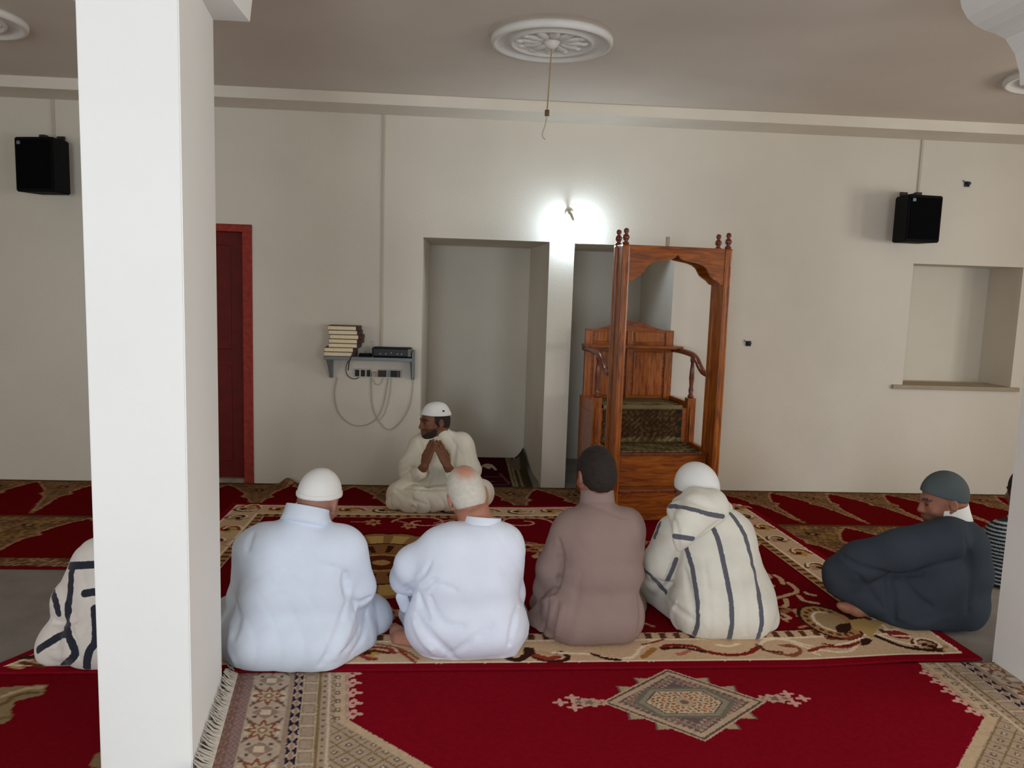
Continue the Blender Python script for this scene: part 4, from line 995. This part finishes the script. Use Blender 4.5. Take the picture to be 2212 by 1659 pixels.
def finish(p, hd, rh=.007, bh=.006, wrk=.004, folds=(), m_robe=None, robe_name='robe', stripes=None, seed=0, ridge=.7, col=None):
    """polygonise robe and body of person p"""
    p.floor(p.robe); p.floor(p.body, .019)
    p.robe.grid(rh).wrinkle(wrk, seed=seed, ridge=wrk*ridge)
    for pts, amp, sig in folds: p.robe.fold(pts, amp*1.45, sig*.9)
    V, Q = p.robe.mesh(); fl = None
    if stripes: fl = {'stripe': stripe_attr(V, [L for L in (p.robe.pxline(q, 8) for q in stripes) if len(L) > 1])}
    p.put(robe_name, V, Q, m_robe, floats=fl)
    p.body.grid(bh); V, Q = p.body.mesh()
    p.put('body', V, Q, M_SKIN, color=(col(V) if col else hd.colour(V, p.skin)))

def cap(p, h, m, name='cap', inf=.010, rim=.03, tilt=12, flat_top=None, tall=1.0, band=True):
    V, Q = cap_mesh(h, inf, rim, tilt, flat_top, tall); o = p.put(name, V, Q, m)
    if band:
        V, Q = rimband(h, inf, rim, tilt); raw_mesh('cap_band', V-p.o, Q, m, o)
def collar(p, cpx, rx, hpx, m, yaw=0, pitch=18, roll=0, ry=.85, flare=1.12, name='collar'):
    """stand-up collar band round the neck"""
    c = p.P(*cpx); R = rotm(yaw, pitch, roll); r_ = p.r(rx, cpx[2]); hh = p.r(hpx, cpx[2]); bm = bmesh.new()
    lathe_bm(bm, [(r_*flare, -hh*.7), (r_*1.04, -hh*.2), (r_, hh*.5), (r_-.002, hh*.53), (r_-.006, hh*.5), (r_*.95-.006, -hh*.7)], seg=40, sy=ry)
    for v in bm.verts: v.co = Vector(R @ np.array(v.co)+c-p.o)
    return bm_obj(name, bm, m, p.root, True)

# ---- man in white with a white skull cap, in front of the column (seen from behind)
p = Person(3.12, (640, 1425), 'man in bluish white robe and white skullcap sitting beside the column, seen from behind', (158, 112, 96))
p.ch([(565, 1368, 0, 80), (695, 1368, 0, 80)], sc=(1, 1.15, 1)); p.ch([(592, 1285, .02, 80), (688, 1285, .02, 78)], sc=(1, .95, 1)); p.ch([(592, 1205, .06, 76), (708, 1205, .06, 74)], sc=(1, .85, 1))
p.ch([(568, 1172, .08, 42), (738, 1176, .08, 42)]); p.ch([(655, 1150, .09, 56), (668, 1118, .12, 44)])
p.ch([(752, 1190, .06, 42), (772, 1270, .10, 38), (766, 1300, .20, 36), (690, 1310, .42, 26)]); p.ch([(542, 1190, .06, 40), (532, 1290, .10, 38), (560, 1320, .4, 28)])
p.ch([(700, 1372, .05, 78), (788, 1335, .30, 56), (770, 1345, .42, 50), (640, 1360, .5, 42)]); p.ch([(550, 1372, .05, 78), (505, 1340, .30, 52), (520, 1345, .42, 48), (640, 1360, .5, 42)])
p.ch([(700, 1400, -.02, 58), (765, 1375, .12, 50)], body=0)
h = Head(p.P(690, 1078, .17), -18, 24, -4); h.add(p.body); p.skinch([(680, 1100, .15, 34), (668, 1140, .11, 38)])
finish(p, h, m_robe=M_WHITE1, seed=1, wrk=.0048, folds=[([(745, 1235), (748, 1265), (752, 1292)], .035, .016), ([(752, 1292), (775, 1303), (800, 1290)], .018, .012), ([(748, 1300), (735, 1350), (715, 1400), (690, 1440)], .012, .016), ([(770, 1310), (750, 1370), (725, 1420)], -.010, .018), ([(790, 1320), (785, 1370), (760, 1410)], .008, .014), ([(548, 1150), (540, 1170), (536, 1190)], .008, .012), ([(510, 1300), (515, 1340), (505, 1380)], .012, .016), ([(690, 1220), (720, 1225), (745, 1235)], .005, .012), ([(500, 1340), (496, 1400), (510, 1440)], -.008, .014), ([(730, 1420), (760, 1390), (775, 1360)], .010, .014)])
cap(p, h, M_CAPW, inf=.011, rim=.018, tilt=-20)
collar(p, (662, 1110, .10), 48, 30, M_WHITE1, -8, 22, -6)

# ---- bald man in bright white shirt
p = Person(3.20, (1000, 1400), 'balding white-haired man in bright white shirt sitting between the capped man and the taupe robe', (176, 120, 98))
p.ch([(950, 1342, 0, 80), (1060, 1342, 0, 80)], sc=(1, 1.12, 1)); p.ch([(975, 1262, .02, 86), (1042, 1262, .02, 86)], sc=(1, .9, 1)); p.ch([(985, 1200, .06, 80), (1052, 1200, .06, 80)], sc=(1, .85, 1))
p.ch([(960, 1178, .07, 38), (1088, 1172, .07, 42)]); p.ch([(1035, 1165, .09, 54), (1038, 1152, .11, 38)])
p.ch([(1092, 1195, .06, 38), (1098, 1280, .12, 34), (1040, 1310, .42, 26)]); p.ch([(948, 1190, .06, 44), (895, 1222, .10, 42), (880, 1248, .16, 36), (905, 1250, .40, 24)])
p.ch([(1065, 1350, .05, 74), (1095, 1335, .35, 48), (1000, 1345, .5, 40)]); p.ch([(950, 1350, .05, 74), (912, 1335, .35, 50), (1000, 1345, .5, 40)])
p.ch([(1080, 1375, 0, 55), (1108, 1358, .04, 34)], body=0, k=.02)
h = Head(p.P(1008, 1068, .15), 6, 30, 13); h.add(p.body); p.skinch([(1018, 1095, .14, 36), (1034, 1140, .11, 38)])
p.skinch([(905, 1384, .04, 24), (866, 1385, .07, 21), (858, 1368, .14, 17), (852, 1356, .2, 11)], .012); p.skinch([(860, 1366, .14, 12), (846, 1358, .2, 7)], .008)
finish(p, h, m_robe=M_WHITE2, robe_name='shirt', seed=2, wrk=.0048, folds=[([(880, 1278), (915, 1268), (940, 1250)], .022, .013), ([(930, 1275), (950, 1263), (985, 1275)], .010, .012), ([(905, 1280), (912, 1310), (925, 1335)], .020, .015), ([(930, 1285), (940, 1320), (965, 1350), (1000, 1352)], .012, .016), ([(900, 1325), (920, 1360), (960, 1400), (985, 1425)], .012, .016), ([(890, 1330), (905, 1370), (935, 1410)], -.008, .016), ([(960, 1420), (1010, 1390), (1060, 1350)], .006, .016), ([(935, 1420), (1000, 1432), (1080, 1425)], .007, .010), ([(1118, 1310), (1108, 1350), (1100, 1390)], .014, .014), ([(865, 1275), (885, 1265), (915, 1240), (930, 1215)], .009, .014), ([(840, 1180), (940, 1190)], .004, .01)])
collar(p, (1042, 1131, .09), 41, 28, M_WHITE2, 0, 14, -4, .95)
f = h.shell(.006); f.ell(h.w(0, -.05, -.03), (.066, .061, .062), h.R, .03); f.cut(h.w(0, .03, 0), h.R @ np.array([0, 1, .25])); f.cut(h.w(0, 0, -.055), h.R @ np.array([0, .25, -1])); f.grid(.005).wrinkle(.0012, 40, 40, 4); V, Q = f.mesh()
dd = np.linalg.norm((h.local(V)-np.array([.005, -.082, .078]))/np.array([.85, 1.15, 1.0]), axis=1); tt = np.clip((dd-.024)/.050, 0, 1)[:, None]; tt = tt*tt*(3-2*tt)
p.put('hair', V, Q, mat('thin_white_hair', (1, 1, 1), .85, 60, .07, .3, 300, spec=.15, attr='pile'), color=np.array(srgb(206, 150, 128))*(1-tt)+np.array(srgb(212, 205, 192))*tt)
f = Field(); f.chain([(p.P(868, 1290, .12), p.r(15)), (p.P(876, 1312, .13), p.r(14))], .02, (1, .5, 1)).grid(.006); V, Q = f.mesh(); p.put('cuff', V, Q, M_WHITE2)

# ---- man in taupe
p = Person(3.33, (1290, 1380), 'dark-haired man in plain taupe robe sitting in front of the pulpit, seen from behind', (150, 100, 82))
p.ch([(1240, 1322, 0, 74), (1322, 1322, 0, 74)], sc=(1, 1.12, 1)); p.ch([(1277, 1238, .02, 74), (1320, 1238, .02, 72)], sc=(1, .95, 1)); p.ch([(1275, 1160, .06, 72), (1325, 1160, .06, 68)], sc=(1, .85, 1))
p.ch([(1235, 1135, .07, 36), (1352, 1135, .07, 40)]); p.ch([(1290, 1115, .09, 50), (1290, 1085, .11, 37)])
p.ch([(1222, 1155, .07, 36), (1195, 1225, .10, 36), (1186, 1272, .16, 34), (1250, 1290, .42, 26)]); p.ch([(1362, 1155, .06, 32), (1360, 1240, .12, 30), (1310, 1280, .42, 26)])
p.ch([(1235, 1330, .05, 68), (1188, 1312, .32, 44), (1290, 1325, .5, 38)]); p.ch([(1328, 1330, .05, 64), (1350, 1310, .32, 46), (1290, 1325, .5, 38)])
p.ch([(1200, 1370, .02, 36), (1165, 1345, .12, 36)], body=0)
h = Head(p.P(1287, 1024, .14), 14, 16, 0, 1.0); h.add(p.body); p.skinch([(1287, 1055, .13, 34), (1290, 1090, .11, 36)])
finish(p, h, m_robe=M_TAUPE, seed=3, wrk=.0042, folds=[([(1208, 1165), (1212, 1205), (1210, 1245), (1200, 1280)], .035, .014), ([(1150, 1285), (1180, 1272), (1208, 1275)], .020, .012), ([(1150, 1320), (1170, 1300), (1195, 1290)], -.010, .014), ([(1185, 1290), (1178, 1330), (1170, 1370)], .016, .013), ([(1205, 1300), (1195, 1350), (1192, 1390)], .014, .014), ([(1215, 1310), (1200, 1380), (1190, 1405)], -.010, .014), ([(1380, 1285), (1385, 1330), (1380, 1370)], .008, .018), ([(1240, 1080), (1300, 1100), (1350, 1120)], .003, .01), ([(1255, 1240), (1240, 1320), (1220, 1390)], .004, .02)])
collar(p, (1290, 1072, .11), 37, 26, M_TAUPE, 0, 14, 0)
f = h.shell(.009); f.ell(h.w(0, -.055, -.03), (.066, .058, .058), h.R, .03); f.cut(h.w(0, .045, 0), h.R @ np.array([0, 1, .1])); f.cut(h.w(0, 0, -.062), h.R @ np.array([0, .35, -1])); f.grid(.005).wrinkle(.002, 70, 70, 5); V, Q = f.mesh(); p.put('hair', V, Q, M_HDARK)

# ---- man in striped djellaba with hood, white cap
M_STR4 = striped('striped_wool', srgb(226, 222, 208), srgb(92, 92, 102), .0115)
p = Person(3.42, (1560, 1360), 'man in white hooded robe with thin grey stripes and white cap, seen from behind', (140, 92, 76))
p.ch([(1520, 1308, 0, 78), (1602, 1308, 0, 78)], sc=(1, 1.1, 1)); p.ch([(1530, 1235, .02, 78), (1562, 1235, .02, 80)], sc=(1, .95, 1)); p.ch([(1508, 1158, .05, 72), (1558, 1160, .05, 70)], sc=(1, .88, 1))
p.ch([(1520, 1118, .06, 52), (1528, 1095, .09, 42)])
p.ch([(1452, 1150, .05, 38), (1428, 1215, .10, 38), (1420, 1240, .2, 36), (1480, 1260, .42, 26)]); p.ch([(1592, 1158, .05, 36), (1602, 1230, .12, 36), (1540, 1270, .42, 26)])
p.ch([(1512, 1315, .05, 70), (1428, 1275, .34, 48), (1540, 1300, .5, 38)]); p.ch([(1598, 1315, .05, 70), (1618, 1290, .3, 44), (1540, 1300, .5, 38)])
p.ch([(1590, 1190, .05, 44), (1612, 1270, .05, 48), (1644, 1335, .03, 40)], body=0, k=.05)
h = Head(p.P(1503, 1060, .13), 42, 16, 6); h.add(p.body); p.skinch([(1508, 1085, .13, 34), (1524, 1110, .10, 36)])
ST4 = [[(1538, 1136), (1552, 1169), (1565, 1226), (1579, 1302), (1579, 1362), (1568, 1396)], [(1579, 1109), (1606, 1151), (1624, 1211), (1639, 1286), (1645, 1347), (1635, 1386)], [(1481, 1178), (1495, 1226), (1505, 1286), (1508, 1341), (1495, 1382)], [(1386, 1226), (1412, 1250), (1440, 1280)], [(1461, 1205), (1452, 1230), (1440, 1256)], [(1425, 1130), (1418, 1150), (1414, 1160)], [(1676, 1330), (1684, 1350)]]
finish(p, h, m_robe=M_STR4, seed=4, wrk=.004, folds=[([(1470, 1180), (1460, 1215), (1440, 1255)], .030, .014), ([(1400, 1245), (1430, 1258), (1455, 1262)], .018, .012), ([(1480, 1230), (1490, 1280), (1500, 1330), (1490, 1370)], .012, .016), ([(1440, 1290), (1470, 1320), (1500, 1340)], .010, .016), ([(1520, 1200), (1530, 1270), (1535, 1340), (1530, 1385)], .003, .012), ([(1600, 1240), (1610, 1300), (1612, 1370)], .004, .014), ([(1460, 1300), (1450, 1330), (1470, 1370)], -.010, .016), ([(1540, 1350), (1540, 1390)], .005, .008), ([(1600, 1350), (1598, 1390)], .005, .008), ([(1558, 1360), (1556, 1395)], .004, .008)], stripes=ST4)
f = Field(); g = lambda a, b, c, r_: (p.P(a, b, c), p.r(r_))
f.chain([g(1470, 1092, .06, 22), g(1500, 1082, -.02, 28), g(1540, 1084, -.02, 26), g(1568, 1098, .06, 16)], .03)
f.chain([g(1505, 1098, -.08, 36), g(1488, 1130, -.14, 30), g(1474, 1162, -.16, 17), g(1466, 1186, -.155, 6)], .03, (1, .7, 1)); f.chain([g(1545, 1102, -.06, 30), g(1505, 1130, -.13, 26)], .03, (1, .7, 1)); f.chain([g(1462, 1105, -.04, 22), g(1470, 1150, -.12, 16)], .03)
f.grid(.006).wrinkle(.003, seed=9)
for q, a, sg in (([(1448, 1100), (1462, 1140), (1466, 1180)], .008, .01), ([(1490, 1080), (1520, 1092), (1560, 1100)], .006, .012), ([(1500, 1170), (1530, 1145), (1560, 1122)], .010, .010)): f.fold(q, a, sg)
V, Q = f.mesh(); p.put('hood', V, Q, M_STR4, floats={'stripe': stripe_attr(V, [f.pxline(q, 8) for q in ([(1446, 1093), (1470, 1095), (1498, 1101), (1530, 1110), (1562, 1116)], [(1455, 1158), (1475, 1161), (1497, 1164)]) if len(f.pxline(q, 8)) > 1])})
cap(p, h, M_CAPW, inf=.012, rim=.012, tilt=-16, tall=1.05, band=False)
f = Field(); f.ell(h.w(0, .05, -.085), (.066, .06, .05), h.R).cut(h.w(0, .0, -.04), h.R @ np.array([0, -.3, 1.0])).grid(.005); V, Q = f.mesh(); p.put('beard', V, Q, M_HDARK)

# ---- man in dark slate, seen from the side
p = Person(3.55, (2040, 1340), 'man in dark slate cloak and grey-green knit cap sitting sideways near the right column', (150, 98, 76))
p.ch([(2062, 1300, -.06, 74), (2058, 1290, .12, 76)], sc=(1, 1, 1)); p.ch([(2068, 1235, -.04, 76), (2066, 1230, .10, 74)]); p.ch([(2070, 1180, -.04, 66), (2066, 1178, .10, 62)])
p.ch([(2052, 1152, -.10, 40), (2050, 1148, .14, 40)]); p.ch([(2052, 1145, 0, 46), (2048, 1125, 0, 38)])
p.ch([(2040, 1165, -.13, 48), (1940, 1190, -.12, 46), (1860, 1212, -.04, 44), (1818, 1238, .02, 42)]); p.ch([(2040, 1160, .15, 40), (1920, 1200, .18, 38), (1850, 1225, .16, 36)])
p.ch([(2010, 1255, -.06, 84), (1910, 1260, 0, 56), (1826, 1246, .05, 48)]); p.ch([(2020, 1250, .1, 70), (1900, 1255, .12, 50), (1830, 1250, .1, 44)])
p.ch([(2040, 1310, -.08, 66), (1960, 1310, -.06, 56), (1880, 1285, 0, 42)]); p.ch([(1828, 1252, .04, 46), (1868, 1298, .03, 26), (1930, 1320, .0, 34)], body=0)
h = Head(p.P(2036, 1078, 0), 84, 12, 0); h.add(p.body); p.skinch([(2046, 1105, 0, 34), (2050, 1135, 0, 36)])
p.skinch([(1900, 1316, .02, 20), (1852, 1318, 0, 15), (1828, 1312, 0, 11), (1815, 1308, 0, 9)])
finish(p, h, m_robe=M_SLATE, robe_name='cloak', seed=6, wrk=.004, col=lambda V: h.colour(V, p.skin, stub=(110, 84, 70)), folds=[([(1815, 1198), (1860, 1225), (1920, 1240), (1990, 1240)], .018, .016), ([(1918, 1240), (1925, 1290), (1930, 1340)], .016, .02), ([(1950, 1250), (1980, 1290), (2010, 1310)], .012, .018), ([(1850, 1240), (1880, 1280), (1905, 1315)], .010, .018), ([(2085, 1160), (2095, 1230), (2090, 1320)], .006, .02), ([(1935, 1330), (1990, 1350), (2050, 1330)], -.006, .02)])
V, Q = cap_mesh(h, .013, .014, -24, None, 1.04); o = p.put('knit_cap', V, Q, M_CAPG)
collar(p, (2050, 1106, 0), 42, 32, M_CAPW, 84, 14, 0, 1.0, 1.1, 'shirt_collar')
f = Field(); f.chain([(p.P(2062, 1128, -.08), p.r(10)), (p.P(2084, 1126, -.05), p.r(11)), (p.P(2086, 1126, .05), p.r(10))], .02).grid(.006); V, Q = f.mesh(); p.put('sweater_neck', V, Q, cloth('navy_knit', (32, 28, 58)))

# ---- man behind the left column in striped djellaba
M_STR0 = striped('bold_striped_wool', srgb(222, 214, 206), srgb(40, 42, 54), .0155)
p = Person(3.14, (260, 1420), 'man in white robe with bold dark stripes, mostly hidden behind the left column', (140, 95, 78))
p.ch([(222, 1375, 0, 84), (345, 1375, 0, 80)], sc=(1, .98, 1)); p.ch([(232, 1290, .04, 74), (335, 1290, .04, 72)], sc=(1, .85, 1)); p.ch([(240, 1230, .06, 62), (330, 1230, .06, 62)], sc=(1, .8, 1))
p.ch([(212, 1205, .07, 42), (365, 1205, .07, 42)]); p.ch([(288, 1180, .09, 46), (290, 1150, .12, 38)])
p.ch([(200, 1225, .06, 42), (168, 1300, .06, 48), (165, 1350, .12, 46), (240, 1350, .42, 26)]); p.ch([(365, 1225, .06, 38), (372, 1310, .08, 38), (330, 1350, .42, 26)])
p.ch([(220, 1380, .05, 76), (150, 1395, .02, 60), (170, 1370, .2, 50), (290, 1370, .5, 40)]); p.ch([(345, 1380, .05, 66), (372, 1365, .25, 46), (290, 1370, .5, 40)])
h = Head(p.P(292, 1095, .16), 0, 22, 0); h.add(p.body); p.skinch([(292, 1125, .15, 34), (290, 1170, .12, 38)])
ST0 = [[(150, 1222), (180, 1221), (215, 1219)], [(155, 1224), (151, 1286), (146, 1341), (146, 1373), (163, 1409), (142, 1435), (116, 1456)], [(183, 1282), (215, 1277)], [(205, 1314), (207, 1381), (191, 1413), (185, 1477)], [(82, 1404), (110, 1385), (134, 1372), (147, 1368)], [(114, 1280), (121, 1305), (126, 1325)]]
finish(p, h, m_robe=M_STR0, seed=7, wrk=.005, ridge=1.6, stripes=ST0, folds=[([(118, 1345), (145, 1345), (165, 1340)], .015, .012), ([(150, 1350), (160, 1385), (168, 1420)], .012, .013), ([(195, 1345), (175, 1370), (160, 1390)], .010, .012), ([(100, 1400), (130, 1420), (160, 1415)], -.008, .016), ([(130, 1375), (120, 1395), (100, 1400)], .012, .012)])
cap(p, h, M_CAPW, inf=.011, rim=.02, tilt=-14)

# ---- man in patterned knit behind the slate cloak
p = Person(4.05, (2205, 1290), 'person in black and white patterned top, nearly hidden behind the right column', (140, 95, 78))
m6 = mat('black_white_knit', srgb(90, 98, 100), .95, 8, .1, .3, 200)
nt = m6.node_tree; N = nt.nodes; L = nt.links; tc = N.new('ShaderNodeTexCoord'); wv = N.new('ShaderNodeTexWave'); wv.bands_direction = 'Z'; wv.inputs['Scale'].default_value = 16; wv.inputs['Distortion'].default_value = 1.5; wv.inputs['Detail'].default_value = 2; wv.inputs['Detail Scale'].default_value = 9
L.new(tc.outputs['Object'], wv.inputs['Vector']); cr = N.new('ShaderNodeValToRGB'); cr.color_ramp.elements[0].color = (*srgb(30, 34, 42), 1); cr.color_ramp.elements[1].color = (*srgb(160, 168, 168), 1); cr.color_ramp.elements[0].position = .4; cr.color_ramp.elements[1].position = .7
L.new(wv.outputs['Fac'], cr.inputs['Fac']); L.new(cr.outputs['Color'], N['Principled BSDF'].inputs['Base Color'])
p.ch([(2175, 1255, 0, 62), (2240, 1255, 0, 62)]); p.ch([(2178, 1190, .03, 60), (2238, 1190, .03, 60)], sc=(1, .85, 1)); p.ch([(2165, 1150, .05, 34), (2255, 1150, .05, 34)]); p.ch([(2210, 1130, .06, 36), (2212, 1110, .08, 28)])
p.ch([(2160, 1160, .04, 30), (2150, 1225, .08, 30), (2190, 1240, .35, 22)]); p.ch([(2262, 1160, .04, 30), (2270, 1225, .08, 30), (2230, 1240, .35, 22)])
p.ch([(2170, 1262, .05, 52), (2150, 1255, .3, 40), (2210, 1262, .42, 30)]); p.ch([(2245, 1262, .05, 52), (2270, 1255, .3, 40), (2210, 1262, .42, 30)])
h = Head(p.P(2214, 1062, .08), 0, 10, 0); h.add(p.body); p.skinch([(2213, 1085, .08, 26), (2211, 1125, .06, 28)])
finish(p, h, m_robe=m6, robe_name='knit_top', seed=8, wrk=.004)
f = h.shell(.009); f.cut(h.w(0, .045, 0), h.R @ np.array([0, 1, .1])); f.cut(h.w(0, 0, -.05), h.R @ np.array([0, .35, -1])); f.grid(.006); V, Q = f.mesh(); p.put('hair', V, Q, M_HDARK)

# ---- the imam facing the group
p = Person(5.50, (950, 1085), 'man in cream robe and white cap facing the group with joined hands', (118, 74, 50))
p.ch([(918, 1050, 0, 42), (988, 1050, 0, 44)], sc=(1, 1.05, 1)); p.ch([(928, 1010, 0, 44), (982, 1010, 0, 46)], sc=(1, .85, 1)); p.ch([(922, 975, -.01, 38), (985, 975, -.01, 40)], sc=(1, .8, 1))
p.ch([(914, 960, -.01, 22), (1000, 958, -.01, 22)]); p.ch([(956, 955, -.02, 26), (956, 942, -.03, 19)])
p.ch([(906, 968, -.02, 24), (886, 1010, -.07, 24), (886, 1030, -.15, 21), (910, 1022, -.26, 15)], body=.02); p.ch([(1002, 968, -.02, 26), (1012, 1015, -.06, 26), (1004, 1034, -.15, 22), (974, 1024, -.26, 15)], body=.02)
p.ch([(920, 1055, -.03, 40), (866, 1068, -.20, 28), (905, 1078, -.28, 26), (965, 1076, -.28, 24)]); p.ch([(985, 1055, -.03, 42), (1036, 1066, -.20, 30), (1000, 1076, -.28, 26), (950, 1076, -.28, 24)])
p.ch([(850, 1085, -.22, 16), (880, 1088, -.27, 16), (930, 1088, -.28, 16)], body=0)
h = Head(p.P(939, 908, -.03), 118, 4, 0); h.add(p.body); p.skinch([(948, 925, -.02, 18), (956, 952, -.02, 20)])
wl, wr = p.P(917, 1007, -.29), p.P(966, 1007, -.29)
p.body.chain([(p.P(904, 1024, -.24), .036), (wl, .029)], .02); p.body.chain([(p.P(978, 1026, -.24), .036), (wr, .029)], .02)
tl, tr = p.P(934, 954, -.27), p.P(946, 957, -.27)
hand(p.body, wl, tl-wl, (.8, .6, .1), 1, 1.12); hand(p.body, wr, tr-wr, (-.8, .6, .1), -1, 1.12)
p.skinch([(950, 1092, -.24, 12), (972, 1094, -.27, 11)])
def imam_col(V):
    C = h.colour(V, p.skin, stub=(62, 42, 34)); return C
finish(p, h, rh=.007, bh=.0045, m_robe=M_CREAMC, seed=11, wrk=.006, ridge=2.0, col=imam_col, folds=[([(905, 950), (915, 985), (905, 1015)], .016, .016), ([(985, 960), (980, 1000), (985, 1020)], .014, .014), ([(955, 965), (955, 1000), (950, 1040)], .008, .012), ([(930, 1000), (935, 1030), (930, 1050)], .008, .012), ([(850, 1055), (880, 1075), (920, 1090)], .010, .014), ([(860, 1050), (910, 1056), (960, 1056)], .014, .012), ([(845, 1075), (850, 1100)], .010, .010), ([(890, 1070), (895, 1100)], .010, .012), ([(870, 1000), (885, 1020), (890, 1040)], .010, .012), ([(1005, 960), (1015, 1000), (1020, 1040)], .008, .014)])
cap(p, h, M_CAPW, inf=.011, rim=.042, tilt=-6, flat_top=.134, tall=1.08)
lathe_o = Field().ell(h.w(-.083, -.032, .075), (.008, .008, .008), h.R).grid(.004).mesh(); p.put('cap_emblem', *lathe_o, mat('emblem_dark', srgb(60, 50, 46), .7))
f = h.shell(.005); f.ell(h.w(0, -.05, -.03), (.064, .058, .06), h.R, .03); f.cut(h.w(0, .035, 0), h.R @ np.array([0, 1, .1])); f.cut(h.w(0, 0, -.06), h.R @ np.array([0, .3, -1])); f.cut(h.w(0, 0, .05), h.R @ np.array([0, 0, 1.0])); f.grid(.005); V, Q = f.mesh(); p.put('hair', V, Q, M_HDARK)
f = Field(); f.ell(h.w(0, .036, -.055), (.0645, .0685, .074), h.R).ell(h.w(0, .074, -.1), (.029, .025, .023), h.R, .02).cut(h.w(0, .10, -.090), h.R @ np.array([0, .75, 1.0])).cut(h.w(0, .022, 0), h.R @ np.array([0, -1, 0.3])).grid(.0045); V, Q = f.mesh(); p.put('beard', V, Q, M_HDARK)
collar(p, (957, 944, -.03), 20, 14, M_CREAMC, 180, 12, 0, .95, 1.2)
